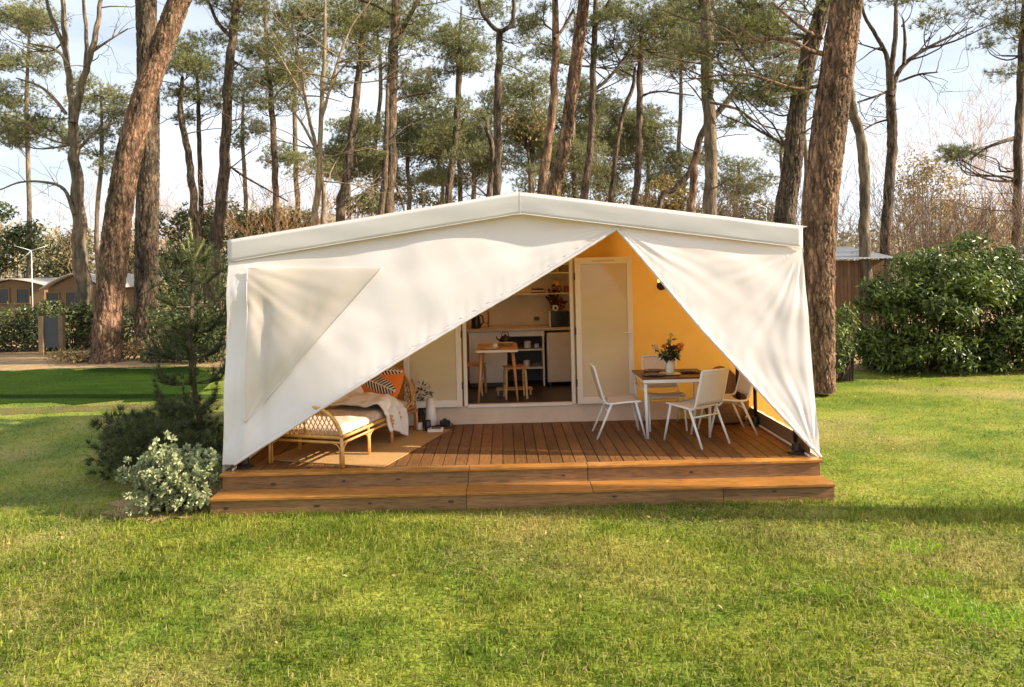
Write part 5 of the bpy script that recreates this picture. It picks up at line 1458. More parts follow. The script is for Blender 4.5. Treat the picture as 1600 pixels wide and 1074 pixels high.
tree('bare_tree', 'bare pale many-stemmed tree over the left roof slope', 23.0, [[(491, 360, 11), (497, 300, 10), (500, 230, 8), (503, 150, 7), (507, 80, 6), (508, 10, 4), (510, -60, 3)], [(499, 250, 7), (490, 215, 6), (478, 160, 5), (468, 100, 4), (456, 40, 3)], [(502, 190, 6), (515, 140, 4), (530, 90, 4), (550, 40, 3), (580, 0, 2)], [(506, 355, 8), (505, 300, 7), (499, 250, 7)]],
     [], TAN, bare=16, seed=11, bare_len=1.5, limbs=[[(497, 240, 5), (470, 190, 4), (440, 155, 3), (400, 130, 2)], [(505, 140, 4), (540, 130, 3), (580, 128, 2), (630, 118, 2)], [(478, 160, 4), (450, 110, 3), (420, 60, 2)]])
tree('pine_tree', 'dark leaning pine right of the bare pale tree', 29.0, [[(531, 350, 15), (541, 280, 14), (549, 215, 13), (557, 150, 12), (563, 95, 10), (567, 40, 8), (570, -40, 5)]], [(560, 70, 46, 22), (530, 95, 40, 18), (595, 100, 34, 18), (565, 20, 50, 24), (535, 45, 30, 18), (600, 50, 30, 22), (520, 130, 30, 12), (572, 215, 26, 20), (590, 240, 20, 14)], BRN, seed=12, bare=4)
tree('pine_tree', 'tall dark pine with a forked top left of the roof ridge', 25.0, [[(606, 340, 20), (610, 270, 19), (611, 190, 18), (613, 120, 17), (616, 60, 15), (620, 0, 13), (624, -90, 8)], [(614, 75, 9), (628, 48, 8), (642, 22, 7), (655, -5, 5)]], [(650, 70, 34, 18), (585, 40, 28, 18), (640, 110, 36, 16), (655, 20, 30, 18), (600, -40, 80, 36, 8)], BRN, seed=13, bare=4, limbs=[[(612, 160, 5), (640, 150, 4), (680, 145, 2)], [(614, 25, 5), (590, 10, 4), (560, 0, 3)], [(612, 275, 4), (625, 305, 4), (632, 330, 3)]])
tree('pine_tree', 'slim companion stem against the tall dark pine', 24.6, [[(596, 345, 11), (601, 280, 10), (604, 200, 8), (606, 130, 5)]], [(585, 250, 26, 16)], BRN, seed=14, bare=2)
tree('pine_tree', 'pine with a full rounded crown left of the ridge', 30.0, [[(700, 325, 11), (706, 260, 11), (713, 200, 10), (716, 150, 9), (718, 110, 8), (718, 70, 5)]], [(716, 50, 34, 20), (700, 82, 44, 22), (735, 85, 40, 22), (715, 110, 40, 16), (675, 110, 26, 16), (690, 150, 30, 14), (690, 215, 34, 20), (665, 230, 26, 16), (735, 170, 24, 14)], BRN, seed=15, bare=3)
tree('pine_tree', 'slender pine by the ridge whose top splits into a lyre', 27.0, [[(776, 320, 13), (778, 250, 12), (777, 180, 12), (779, 110, 11), (781, 50, 10)], [(781, 50, 8), (768, 40, 7), (753, 18, 6), (744, -20, 4)], [(781, 50, 8), (797, 40, 7), (803, 15, 6), (799, -20, 4)]], [(800, 85, 26, 18), (815, 30, 26, 20), (740, -10, 40, 22), (830, 60, 24, 16)], BRN, seed=16, bare=4)
tree('pine_tree', 'crooked small pine leaning against the lyre shaped one', 28.5, [[(764, 320, 9), (770, 265, 9), (768, 225, 8), (760, 200, 7), (764, 182, 5)]], [(740, 190, 30, 22), (715, 245, 26, 18), (750, 235, 22, 14)], BRN, seed=17, leaf=M_PINE_HAZE)
tree('pine_tree', 'pale slim pine left of the red leaning pine', 22.0, [[(846, 320, 15), (852, 260, 14), (861, 190, 13), (867, 110, 12), (868, 40, 11), (867, -30, 8)]], [(842, 20, 34, 18), (855, -30, 60, 26, 7), (830, 45, 24, 14)], RED, seed=18, limbs=[[(866, 60, 6), (880, 45, 5), (896, 15, 4)]])
tree('pine_tree', 'red barked pine leaning right above the ridge', 21.0, [[(864, 330, 22), (874, 265, 21), (886, 200, 20), (897, 120, 19), (906, 50, 18), (914, -10, 16), (926, -90, 10)]], [(930, -90, 130, 50, 9)], RED, seed=19, big=True)
tree('pine_tree', 'dark pine forking upward right of the red leaning pine', 25.0, [[(912, 330, 13), (918, 270, 12), (925, 200, 11), (926, 130, 10), (929, 60, 9), (931, -10, 7), (933, -80, 4)], [(928, 142, 6), (945, 128, 5), (960, 112, 5), (974, 92, 3)], [(930, 40, 7), (942, 20, 6), (953, 0, 5)]], [(960, 40, 40, 18), (905, 45, 20, 14), (965, 12, 34, 18), (940, 80, 26, 12), (985, 60, 30, 16), (1010, 35, 40, 20)], BRN, seed=20, bare=3)
tree('pine_tree', 'thin wavy dark pine between two straighter trunks', 26.0, [[(953, 335, 8), (958, 280, 8), (965, 220, 7), (976, 170, 7), (989, 135, 6), (992, 105, 4)]], [(985, 85, 26, 12), (950, 75, 22, 12)], BRN, seed=21)
tree('pine_tree', 'straight pine with dense flat top right of the wavy pine', 25.5, [[(989, 345, 12), (996, 280, 11), (999, 210, 10), (999, 140, 10), (1001, 80, 8), (1003, 40, 5)]], [(1000, 62, 44, 14), (1035, 50, 34, 16), (1020, 20, 46, 18), (1060, 30, 34, 18), (1050, 75, 30, 12), (975, 40, 22, 12)], BRN, seed=22, bare=3, limbs=[[(1002, 150, 4), (1030, 143, 3), (1085, 150, 2)]])
tree('pine_tree', 'tall grey pine with many bare side branches right of the ridge', 20.0, [[(1109, 350, 22), (1111, 270, 20), (1109, 190, 19), (1105, 110, 20), (1103, 40, 21), (1100, -30, 18), (1098, -110, 12)]], [(1080, -60, 140, 40, 10), (1070, 10, 40, 18), (1060, 80, 34, 16), (1150, 20, 40, 18), (1165, 80, 30, 16)], GRY, seed=23, bare=10,
     limbs=[[(1108, 66, 6), (1140, 68, 5), (1190, 66, 4), (1250, 62, 2)], [(1108, 125, 5), (1150, 128, 4), (1210, 138, 3), (1270, 136, 2)], [(1110, 160, 5), (1150, 170, 4), (1190, 195, 3), (1225, 205, 2)], [(1104, 100, 5), (1070, 96, 4), (1020, 85, 2)]])
tree('pine_tree', 'crooked dark pine leaning far right behind the grey pine', 27.0, [[(1030, 325, 9), (1055, 295, 9), (1080, 265, 9), (1094, 215, 10), (1110, 190, 10), (1135, 160, 9), (1158, 128, 6)]], [(1165, 125, 26, 12), (1140, 195, 22, 12)], BRN, seed=24, bare=3, ground_x=1020)
tree('pine_tree', 'short red trunk rising behind the right roof slope', 24.0, [[(1079, 345, 13), (1083, 300, 12), (1085, 260, 12), (1094, 215, 9)]], [], RED, seed=25, bare=2)
tree('pine_tree', 'twisted lichen spotted trunk just right of the thickest pine', 20.0, [[(1352, 395, 17), (1351, 320, 15), (1350, 265, 16), (1345, 215, 14), (1336, 185, 14), (1328, 145, 13), (1330, 90, 9), (1340, 20, 5)]], [], GRY, seed=26, bare=3)
tree('forked_tree', 'tree forking into three stems against the open right sky', 21.0, [[(1384, 380, 16), (1388, 310, 15), (1393, 240, 15), (1394, 190, 15), (1391, 145, 14)], [(1390, 150, 10), (1388, 105, 8), (1382, 80, 7), (1365, 50, 6), (1352, 28, 5), (1346, 5, 4)], [(1391, 150, 9), (1394, 100, 8), (1399, 50, 7), (1400, 0, 5), (1402, -60, 3)], [(1394, 148, 9), (1400, 120, 8), (1416, 98, 7), (1445, 78, 5), (1475, 62, 4), (1520, 42, 2)], [(1412, 100, 6), (1414, 65, 5), (1411, 30, 3)]],
     [(1380, -10, 44, 20), (1430, 0, 34, 16), (1450, 28, 22, 12)], BRN, seed=27, bare=5, dens=0.7, limbs=[[(1392, 140, 5), (1370, 150, 4), (1340, 160, 3)], [(1405, 128, 4), (1435, 117, 4), (1466, 113, 2)], [(1396, 185, 4), (1370, 192, 3), (1350, 203, 2)], [(1440, 78, 4), (1490, 65, 3), (1545, 40, 2)]])
tree('pine_tree', 'slim pine at the right edge with a ragged dark top', 24.0, [[(1588, 390, 13), (1590, 300, 12), (1592, 200, 12), (1596, 100, 11), (1600, 20, 9), (1604, -60, 6)]], [(1545, 25, 34, 18), (1575, 55, 34, 16), (1590, 15, 40, 20), (1540, 65, 22, 10), (1575, 110, 20, 10), (1620, 60, 40, 26), (1600, -40, 80, 34, 7), (1498, 243, 18, 9), (1522, 236, 14, 8), (1478, 236, 10, 6)], BRN, seed=28, bare=4, limbs=[[(1588, 215, 7), (1565, 222, 6), (1540, 232, 4), (1515, 250, 3)]])
# further, smaller pines filling the gaps
FAR = [
    (38.0, 155, 470, 130, 6, [(150, 150, 36, 24), (172, 175, 30, 20), (145, 225, 34, 18), (175, 250, 26, 16), (160, 200, 30, 14), (195, 145, 26, 18)], 'mid distance pine seen between the forked tree and the leaning pine'),
    (37.0, 465, 360, 60, 7, [(470, 30, 40, 24), (500, 60, 34, 20), (455, 70, 34, 20), (480, 110, 40, 18), (510, 20, 34, 20), (450, 130, 30, 14)], 'mid distance pine behind the bare pale tree'),
    (40.0, 640, 340, 170, 6, [(640, 140, 36, 18), (660, 175, 34, 18), (625, 195, 30, 16), (650, 215, 36, 16), (575, 235, 34, 20), (560, 265, 30, 16), (600, 270, 26, 16)], 'bushy mid distance pine behind the tall dark pine'),
    (38.0, 740, 325, 195, 6, [(740, 205, 36, 20), (755, 170, 30, 18), (725, 225, 34, 16), (748, 245, 30, 14), (770, 150, 26, 14)], 'mid distance pine between the round crowned and lyre pines'),
    (36.0, 832, 320, 130, 8, [(820, 130, 40, 22), (800, 160, 34, 20), (845, 165, 36, 20), (825, 190, 40, 18), (800, 205, 30, 18), (835, 225, 40, 18), (810, 245, 30, 12)], 'broad mid distance pine right of the ridge'),
    (40.0, 898, 320, 150, 6, [(905, 150, 36, 18), (940, 165, 34, 16), (900, 185, 30, 16), (950, 200, 30, 18), (925, 225, 30, 16)], 'mid distance pine behind the red leaning pine'),
    (41.0, 1010, 340, 195, 6, [(1000, 195, 36, 16), (1025, 215, 30, 14), (985, 225, 30, 16), (1020, 170, 20, 12)], 'mid distance pine behind the flat topped pine'),
    (36.0, 1225, 350, 215, 6, [(1215, 225, 22, 12), (1235, 205, 20, 10), (1205, 238, 20, 10)], 'small dark pine clump showing left of the thickest trunk'),
    (40.0, 1150, 350, 255, 7, [(1150, 265, 30, 14), (1130, 285, 28, 12), (1172, 285, 26, 14), (1150, 300, 36, 12)], 'rounded low dark pine above the right roof slope'),
    (39.0, 720, 330, 10, 6, [(690, 55, 34, 20), (660, 50, 26, 16), (750, 60, 30, 20), (770, 20, 30, 18)], 'high topped mid distance pine above the round crowned one'),
    (38.0, 900, 330, 25, 7, [(850, 70, 30, 18), (880, 95, 26, 16), (1020, 95, 34, 16), (985, 110, 26, 12), (945, 25, 36, 18)], 'high topped mid distance pine above the ridge'),
    (43.0, 545, 345, 195, 5, [(545, 205, 34, 18), (520, 235, 30, 16), (575, 200, 30, 16), (555, 250, 34, 14), (530, 270, 26, 12)], 'mid distance pine behind the dark leaning pine'),
    (44.0, 690, 335, 215, 5, [(690, 190, 34, 18), (665, 205, 28, 16), (700, 235, 34, 16), (720, 200, 26, 16)], 'pale mid distance pine behind the round crowned pine'),
    (43.0, 880, 330, 190, 5, [(870, 195, 30, 18), (895, 215, 30, 16), (860, 235, 26, 14), (915, 200, 24, 14), (880, 255, 28, 12)], 'pale mid distance pine between the red leaning pines'),
    (44.0, 960, 335, 175, 5, [(955, 180, 34, 18), (985, 195, 30, 16), (945, 215, 30, 16), (975, 240, 30, 14), (1000, 250, 22, 12)], 'pale mid distance pine behind the wavy pine'),
    (41.0, 380, 400, 140, 6, [(375, 150, 26, 16), (395, 205, 26, 14), (370, 225, 20, 12), (400, 125, 26, 16)], 'mid distance pine right of the kinked slender pine'),
    (42.0, 1065, 345, 65, 6, [(1060, 60, 40, 20), (1085, 85, 34, 18), (1040, 95, 30, 16), (1070, 25, 40, 20), (1130, 40, 40, 20), (1160, 75, 30, 16)], 'mid distance pine behind the tall grey pine'),
    (41.0, 1255, 355, 60, 6, [(1235, 60, 34, 18), (1215, 90, 30, 18), (1190, 45, 34, 20), (1230, 120, 30, 16), (1200, 145, 30, 14), (1170, 150, 26, 12)], 'mid distance pine behind the right leaning trunk'),
    (40.0, 590, 345, 30, 6, [(600, 15, 40, 20), (640, 40, 34, 18), (570, 50, 30, 18), (545, 15, 34, 18)], 'high topped pine left of the tall dark pine'),
    (44.0, 45, 470, 40, 6, [(35, 30, 40, 24), (10, 90, 34, 20), (60, 95, 30, 16), (20, 150, 34, 18), (50, 200, 36, 14), (15, 215, 30, 14)], 'mid distance pine at the far left edge'),
]
for i, (d, x, yb, yt, w, cr_, lab) in enumerate(FAR):
    if 440 < x < 1070:
        rq = random.Random(i + 50)
        cr_ = cr_ + [(x + rq.uniform(-34, 34), rq.uniform(205, 285), rq.uniform(24, 36), rq.uniform(12, 18)) for _ in range(3)]
    mid = (yb + yt) / 2
    rr_ = random.Random(i * 3 + 1)
    tree('pine_tree', lab, d, [[(x, yb, w * 1.25), (x + rr_.uniform(-5, 5), yb * 0.65 + yt * 0.35, w * 1.1), (x + rr_.uniform(-6, 6), yb * 0.3 + yt * 0.7, w), (x + rr_.uniform(-4, 4), yt, w * 0.5)]], cr_, GRY, leaf=M_PINE_HAZE, seed=40 + i, bare=3, nk=13, dens=1.0, cs=1.15)  # grey bark and paler needles carry the distance haze as colour
# the tree on the right, out of the picture, whose trunk shades the lawn
def side_tree(x, y, r, h, lab, seed):
    t = thing('pine_tree', lab, 'tree', (x, y, 0), 0, 'trees of the pine wood')
    pts, rr = smooth_path([(x, y, -0.1), (x + 0.05, y + 0.05, h * 0.35), (x - 0.08, y, h * 0.7), (x, y, h)], [r * 1.2, r, r * 0.8, r * 0.3], 8)
    link('trunk', np_mesh('trunk', *np_tube(pts, rr, 12), True), M_BARK_BROWN, t, True)
    rn = random.Random(seed); segs = []; tc_, td_ = [], []
    for k in range(24):
        z = h * rn.uniform(0.72, 1.02); a = rn.uniform(0, 6.28); L_ = rn.uniform(0.5, 2.4)
        q = np.array([x + math.cos(a) * L_, y + math.sin(a) * L_, z]); segs.append(([np.array([x, y, z - 0.6]), (q + np.array([x, y, z - 0.5])) / 2, q], [0.05, 0.03, 0.015]))
        pd = rdirs(70); tc_.append(q + pd * RNG.uniform(0, 1, (70, 1)) ** 0.4 * np.array([0.8, 0.8, 0.4])); td_.append(unit(pd + np.array([[0, 0, 0.7]])))
    link('branches', np_mesh('branches', *segs_mesh(segs, 5), True), M_BARK_BROWN, t, True)
    link('crown', np_mesh('crown', *needles(np.concatenate(tc_), np.concatenate(td_), 14, 0.19, 0.012, 0.7)), M_PINE, t, True)
side_tree(11.2, 6.14, 0.25, 21.0, 'pine standing out of view to the right, its shadow crossing the lawn', 5)

# ------------------------------------------------------------------ bushes, hedge, undergrowth
def px_blobs(lst, d, zmin=0.1):
    out = []
    k = d / FPX
    for (cx, cy, rx, ry) in lst:
        q = P(cx, cy, d + rnd.uniform(-0.3, 0.3)); r = rx * k
        out.append(((q.x, q.y, q.z), (r, min(r, 1.6), ry * k)))
        for _ in range(5):
            a = rnd.uniform(0, 6.28); s = rnd.uniform(0.3, 0.55)
            out.append(((q.x + math.cos(a) * r * 0.75, q.y + rnd.uniform(-0.5, 0.5) * min(r, 1.2), max(0.2, q.z + math.sin(a) * ry * k * 0.75)), (r * s, min(r, 1.2) * s, ry * k * s)))
    return out
def bush(name, label, d, lst, n, mat, Ln, W, stem=M_BARK_BROWN, cat_='bush', group=None, nst=40, shell=0.4, trunk=False):
    bl = px_blobs(lst, d)
    cx = sum(b[0][0] for b in bl) / len(bl)
    t = thing(name, label, cat_, (cx, d, 0), 0, group)
    p, nr = blob_points(bl, n, shell)
    link('foliage', np_mesh('foliage', *leaves(p, nr, Ln, W)), mat, t, True)
    sg = []
    for q in p[RNG.choice(len(p), min(nst, len(p)), replace=False)]:
        b0 = np.array([cx * 0.3 + q[0] * 0.7, d, 0.0]) if not trunk else np.array([cx + RNG.normal() * 0.1, d, max(1.0, min(b_[0][2] for b_ in bl) - 0.9 * RNG.uniform(0, 1))])
        sg.append(([b0, b0 * 0.5 + q * 0.5 + RNG.normal(size=3) * 0.08, q], [0.03, 0.02, 0.008]))
    link('stems', np_mesh('stems', *segs_mesh(sg, 4), True), stem, t, True)
    if trunk:
        zt_ = min(b_[0][2] for b_ in bl)
        link('trunk', np_mesh('trunk', *np_tube(*smooth_path([(cx, d, 0), (cx + 0.15, d, zt_ * 0.5), (cx, d, zt_ + 0.2)], [0.13, 0.10, 0.05], 6), 8), True), stem, t, True)
    return t
def twig_bush(name, label, d, xs, ytop, n, mat, r=0.02, depth=3, cat_='bush', group=None, spread=0.28, kids=(2, 4), seed=0):
    rn = random.Random(seed + 77)
    k = d / FPX; segs = []
    cx = P((xs[0] + xs[1]) / 2, hor(800), d).x
    t = thing(name, label, cat_, (cx, d, 0), 0, group)
    for i in range(n):
        px = rn.uniform(*xs); b = P(px, 0, d); b.z = 0; b.y += rn.uniform(-0.8, 0.8)
        H = (HC + (hor(px) - ytop * rn.uniform(0.97, 1.10)) * k)
        twigs(b, (rn.gauss(0, spread), rn.gauss(0, spread), 1), H * 0.52, r, depth, rn, segs, up=0.5, kids=kids, curl=0.22, shrink=0.6, minr=0.006)
    link('twigs', np_mesh('twigs', *segs_mesh(segs, 3), True), mat, t, True)
    return t

rnd = random.Random(57)
def laurel():
    d = 16.4; k = d / FPX
    core = [(1470, 490, 105, 90), (1395, 480, 55, 75), (1560, 480, 70, 95), (1505, 440, 75, 62), (1430, 535, 75, 48), (1570, 545, 60, 45), (1645, 470, 60, 95), (1375, 545, 36, 38), (1440, 430, 60, 50)]
    t = thing('laurel_bush', 'big glossy dark green laurel bush filling the right edge', 'bush', (P(1480, 0, d).x, d, 0))
    bl = []
    for (cx, cy, rx, ry) in core:
        c = np.array(P(cx, cy, d)); R = np.array([rx * k, min(rx * k, 1.3), ry * k])
        for _ in range(int(10 + rx * ry / 420)):
            q = unit(RNG.normal(size=3) - np.array([0, 0.5, 0])); q = c + q * R * (RNG.uniform(0.74, 1.06) if RNG.uniform() < 0.85 else RNG.uniform(1.06, 1.22))
            if q[2] < 0.12: continue
            rr = RNG.uniform(0.12, 0.38); bl.append((tuple(q), (rr * 1.25, rr * 1.1, rr * 0.75)))
    p, nr = blob_points(bl, 32000, 0.5)
    nr = unit(nr + np.array([[0, -0.25, 0.55]]))
    p2, n2 = blob_points([(tuple(P(cx, cy, d + 0.25)), (rx * k * 0.9, 0.95, ry * k * 0.92)) for cx, cy, rx, ry in core], 12000, 0.5)
    v, f = cat([leaves(p, nr, 0.145, 0.052), leaves(p2, n2, 0.12, 0.045)])
    link('foliage', np_mesh('foliage', v, f), M_LAUREL, t, True)
    sg = []
    for b in bl[::2]:
        q = np.array(b[0]); b0 = np.array([q[0] * 0.75 + t.location.x * 0.25 + RNG.normal() * 0.2, d + 0.1 + RNG.normal() * 0.2, 0.0])
        sg.append(([b0, b0 * 0.5 + q * 0.5 + RNG.normal(size=3) * 0.1, q], [0.026, 0.017, 0.007]))
    link('stems', np_mesh('stems', *segs_mesh(sg, 4), True), M_BARK_BROWN, t, True)
laurel()
bush('laurel_sprig', 'small glossy leafy shrub at the foot of the right pine', 15.2, [(1312, 540, 22, 36), (1325, 500, 18, 26), (1305, 570, 14, 16)], 1300, M_LAUREL, 0.10, 0.04, nst=30)
hd = []
for x in range(-60, 350, 26): hd.append((x, 514 + rnd.uniform(-4, 4), 22, 38))
bush('clipped_hedge', 'low clipped hedge along the left edge of the wood', 26.0, hd, 17000, M_HEDGE, 0.13, 0.07, nst=60, shell=0.3, cat_='hedge')
bush('low_shrub', 'sunlit leafy undergrowth behind the young pine', 21.5, [(262, 520, 34, 40), (300, 500, 34, 44), (250, 560, 26, 22), (330, 530, 30, 46), (290, 555, 34, 24)], 5200, M_HEDGE, 0.12, 0.06, nst=50)
bush('low_shrub', 'small yellowish undergrowth at the foot of the leaning pine', 22.4, [(120, 556, 34, 14), (90, 562, 20, 9), (215, 545, 24, 18), (150, 570, 22, 8)], 1500, M_DRYBUSH, 0.12, 0.05, nst=30)
bush('dark_bush', 'dark evergreen bush behind the kinked slender pine', 33.0, [(300, 375, 36, 50), (345, 365, 40, 48), (275, 420, 30, 40), (385, 375, 30, 40), (320, 440, 60, 40), (240, 350, 24, 24)], 8000, M_HEDGE, 0.20, 0.10)
bush('dark_bush', 'dark evergreen clump at the far left edge above the cabins', 44.0, [(18, 395, 40, 34), (45, 370, 26, 22), (-20, 390, 40, 40), (5, 330, 20, 14)], 3600, M_HEDGE, 0.26, 0.13)
bush('olive_bush', 'olive green bushy tree above the ochre cabins', 46.0, [(95, 400, 44, 34), (75, 430, 40, 22), (120, 380, 26, 22), (195, 400, 22, 44), (210, 450, 18, 30)], 4200, M_OLIVE, 0.26, 0.13)
bush('yellow_bush', 'yellowish autumn bush above the right roof slope', 40.0, [(1040, 305, 36, 26), (1010, 320, 22, 18), (1060, 325, 26, 16)], 2400, M_YELLOWBUSH, 0.22, 0.11)
bush('rust_leaved_tree', 'rusty leaved small tree behind the ridge', 35.0, [(818, 208, 34, 24), (798, 192, 28, 20), (842, 190, 26, 20)], 700, M_DRYBUSH, 0.18, 0.09, nst=50, trunk=True)
bush('green_bush', 'low green bush above the left roof slope', 34.0, [(445, 338, 36, 16), (470, 345, 30, 14), (560, 320, 36, 16), (410, 350, 30, 16)], 3000, M_HEDGE, 0.2, 0.1)
bush('tan_bush', 'tan leaved bush glowing between the birch and the laurel', 36.0, [(1430, 262, 34, 26), (1462, 285, 38, 26), (1415, 300, 30, 24), (1445, 330, 44, 30), (1500, 320, 40, 24)], 3600, M_DRYBUSH, 0.17, 0.08)
twig_bush('bare_birch', 'tall bare orange twigged birch in the right distance', 44.0, (1430, 1530), 165, 9, M_TWIG_ORANGE, 0.045, 4, 'tree', seed=1, kids=(3, 4))
twig_bush('bare_birch', 'pale orange bare birch leaning at the right edge distance', 42.0, (1530, 1600), 250, 7, M_TWIG_ORANGE, 0.04, 4, 'tree', seed=2, kids=(3, 4))
twig_bush('bramble_thicket', 'dark brown bare thicket above the laurel bush', 22.0, (1380, 1620), 295, 34, M_TWIG_BROWN, 0.018, 3, seed=3, kids=(3, 4))
twig_bush('bare_bush', 'brown bare bush above the left roof slope', 33.0, (365, 520), 265, 26, M_TWIG_ORANGE, 0.022, 3, seed=4, kids=(3, 4))
twig_bush('bare_bush', 'pale bare shrub to the left of the ridge', 30.0, (630, 690), 265, 7, M_BARK_TAN, 0.022, 3, seed=5, kids=(3, 4))
twig_bush('bare_bush', 'bare grey shrubs behind the right roof slope', 27.0, (890, 1075), 255, 18, M_BARK_TAN, 0.02, 3, seed=6, kids=(2, 4))
twig_bush('bare_bush', 'brown bare brush right of the thickest pine', 28.0, (1120, 1400), 285, 34, M_TWIG_BROWN, 0.02, 3, seed=7, kids=(3, 4))
twig_bush('bare_bush', 'faint bare trees between the left pines', 46.0, (150, 300), 295, 22, M_TWIG_ORANGE, 0.03, 3, seed=8, kids=(3, 4))

bush('sunlit_shrub', 'pale sunlit shrub low behind the left roof slope', 36.0, [(590, 312, 34, 20), (640, 305, 30, 18), (680, 312, 26, 14)], 2200, M_OLIVE, 0.18, 0.09)
bush('sunlit_shrub', 'sunlit olive shrub low behind the ridge of the roof', 38.0, [(840, 295, 30, 18), (900, 300, 36, 18), (960, 305, 34, 18)], 2200, M_OLIVE, 0.18, 0.09)
bush('sunlit_shrub', 'sunlit mixed shrub between the grey pine and the right leaning pine', 34.0, [(1150, 330, 34, 24), (1195, 335, 30, 24), (1110, 335, 26, 18)], 2400, M_OLIVE, 0.18, 0.09)

# far wood that closes the view
def far_wood():
    bl = []
    rn = random.Random(2)
    for i in range(150):
        d = rn.uniform(60, 95); x = -160 + 1920 * i / 149 + rn.uniform(-8, 8)
        top = 342 + 18 * math.sin(x * 0.011) + rn.uniform(-16, 20)
        q = P(x, top, d); r = rn.uniform(2.2, 4.2)
        h = max(2.5, q.z)
        bl.append(((q.x, d, h * 0.45), (r, r, h * 0.55)))
        for _ in range(3): bl.append(((q.x + rn.uniform(-r, r), d + rn.uniform(-1, 1), h * rn.uniform(0.4, 0.95)), (r * 0.45, r * 0.4, h * 0.16)))
    p, nr = blob_points(bl, 46000, 0.35)
    o = link('far_wood', np_mesh('far_wood', *leaves(p, nr, 0.62, 0.30)), M_FARWOOD)
    tag(o, 'far tan and olive wood closing the view behind the pines', 'woodland', kind='stuff')
far_wood()

# ------------------------------------------------------------------ far cabins, shed, posts
def cabin(label, px0, px1, d, ridge_y, eave_y, windows, group='ochre cabins beyond the hedge'):
    x0, x1 = P(px0, 0, d).x, P(px1, 0, d).x
    cxm = (x0 + x1) / 2
    ze = P((px0 + px1) / 2, eave_y, d).z; zr = P((px0 + px1) / 2, ridge_y, d).z
    t = thing('ochre_cabin', label, 'cabin', (cxm, d, 0), 0, group)
    dep = 5.0
    w = MB()
    w.add([(x0, d, 0), (x1, d, 0), (x1, d, ze), (cxm, d, zr), (x0, d, ze), (x0, d + dep, 0), (x1, d + dep, 0), (x1, d + dep, ze), (cxm, d + dep, zr), (x0, d + dep, ze)],
          [(0, 1, 2, 3, 4), (6, 5, 9, 8, 7), (1, 6, 7, 2), (5, 0, 4, 9)])
    wo = w.build('wall', M_HOUSE, t, True)
    for s, xe in ((-1, x0), (1, x1)):
        MB().grid(lambda u, v, xe=xe, s=s: (cxm + (xe + s * 0.25 - cxm) * u, d - 0.35 + (dep + 0.6) * v, zr + 0.06 + (ze - 0.05 - zr) * u * u * 0.55 + (ze - 0.05 - zr) * u * 0.45), 8, 4).build('roof', M_HOUSEROOF, t, True, smooth=True, solid=0.05)
    for (a, b, c, e) in windows:
        p0, p1 = P(a, e, d), P(b, c, d)
        wn = MB().b2(p0.x, p1.x, d - 0.04, d - 0.005, p0.z, p1.z).build('window', M_WINDOW, t, True)
        f = MB(); 
        for (u0, u1, v0, v1) in ((p0.x - 0.06, p0.x, p0.z - 0.06, p1.z + 0.06), (p1.x, p1.x + 0.06, p0.z - 0.06, p1.z + 0.06), (p0.x, p1.x, p1.z, p1.z + 0.06), (p0.x, p1.x, p0.z - 0.06, p0.z)):
            f.b2(u0, u1, d - 0.07, d - 0.006, v0, v1)
        f.build('frame', M_HOUSE, wn)
cabin('ochre tent cabin with two dark windows beyond the hedge', 64, 150, 38.0, 430, 452, [(75, 92, 458, 478), (105, 125, 457, 479)])
cabin('pale roofed cabin at the far left edge', -40, 58, 40.0, 438, 448, [(28, 46, 452, 474), (0, 14, 452, 474)])
sh = thing('wooden_shed', 'brown boarded shed with grey roof beside the laurel bush', 'shed', (0, 20, 0))
d = 20.0
x0, x1 = P(1290, 0, d).x, P(1372, 0, d).x
sh.location = ((x0 + x1) / 2, d, 0)
zt = P(1330, 406, d).z
nbd = 14
for i in range(nbd):
    a = x0 + (x1 - x0) * i / nbd
    MB().b2(a, a + (x1 - x0) / nbd - 0.008, d, d + 0.022, 0, zt - 0.02).build('board', M_SHED, sh, True)
MB().b2(x0 + 0.02, x1 - 0.02, d + 0.03, d + 2.4, 0, zt - 0.05).build('shed_body', M_SHED, sh, True)
MB().grid(lambda u, v: (x0 - 0.15 + (x1 - x0 + 0.3) * u, d - 0.25 + 2.9 * v, zt + 0.02 + 0.38 * v + 0.015 * math.sin(u * 90)), 90, 2).build('sheet_roof', M_TIN, sh, True, smooth=True, solid=0.02)
def arm_post(label, px, py_top, d, arms):
    b = P(px, py_top, d)
    t = thing('lamp_post', label, 'post', (b.x, d, 0))
    MB().tube([(b.x, d, 0), b], 0.02, 8).build('post', M_POST, t, True, smooth=True)
    for (ax, ay) in arms:
        e = P(ax, ay, d)
        MB().tube([b, b.lerp(e, 0.4), e], [0.02, 0.022, 0.014], 8).build('arm', M_POST, t, True, smooth=True)
arm_post('white post with two slanting arms above the right roof slope', 1197, 325, 30.0, [(1154, 308), (1217, 317)])
arm_post('thin white lamp post with crooked arms over the cabins', 49, 392, 36.0, [(22, 384), (74, 384), (32, 407)])
bs = thing('bin_screen', 'grey panel between two wooden posts in the left hedge', 'screen', (0, 23.6, 0))
d = 24.6
pa, pb_ = P(66, 540, d), P(97, 540, d); bs.location = (pa.x, d, 0)
for x in (pa.x, pb_.x): MB().b2(x - 0.08, x + 0.08, d - 0.08, d + 0.08, 0, P(80, 494, d).z).build('post', M_POSTWOOD, bs, True, bevel=0.01)
MB().b2(pa.x + 0.085, pb_.x - 0.085, d - 0.02, d + 0.02, 0.25, P(80, 496, d).z).build('panel', M_PANEL, bs, True)

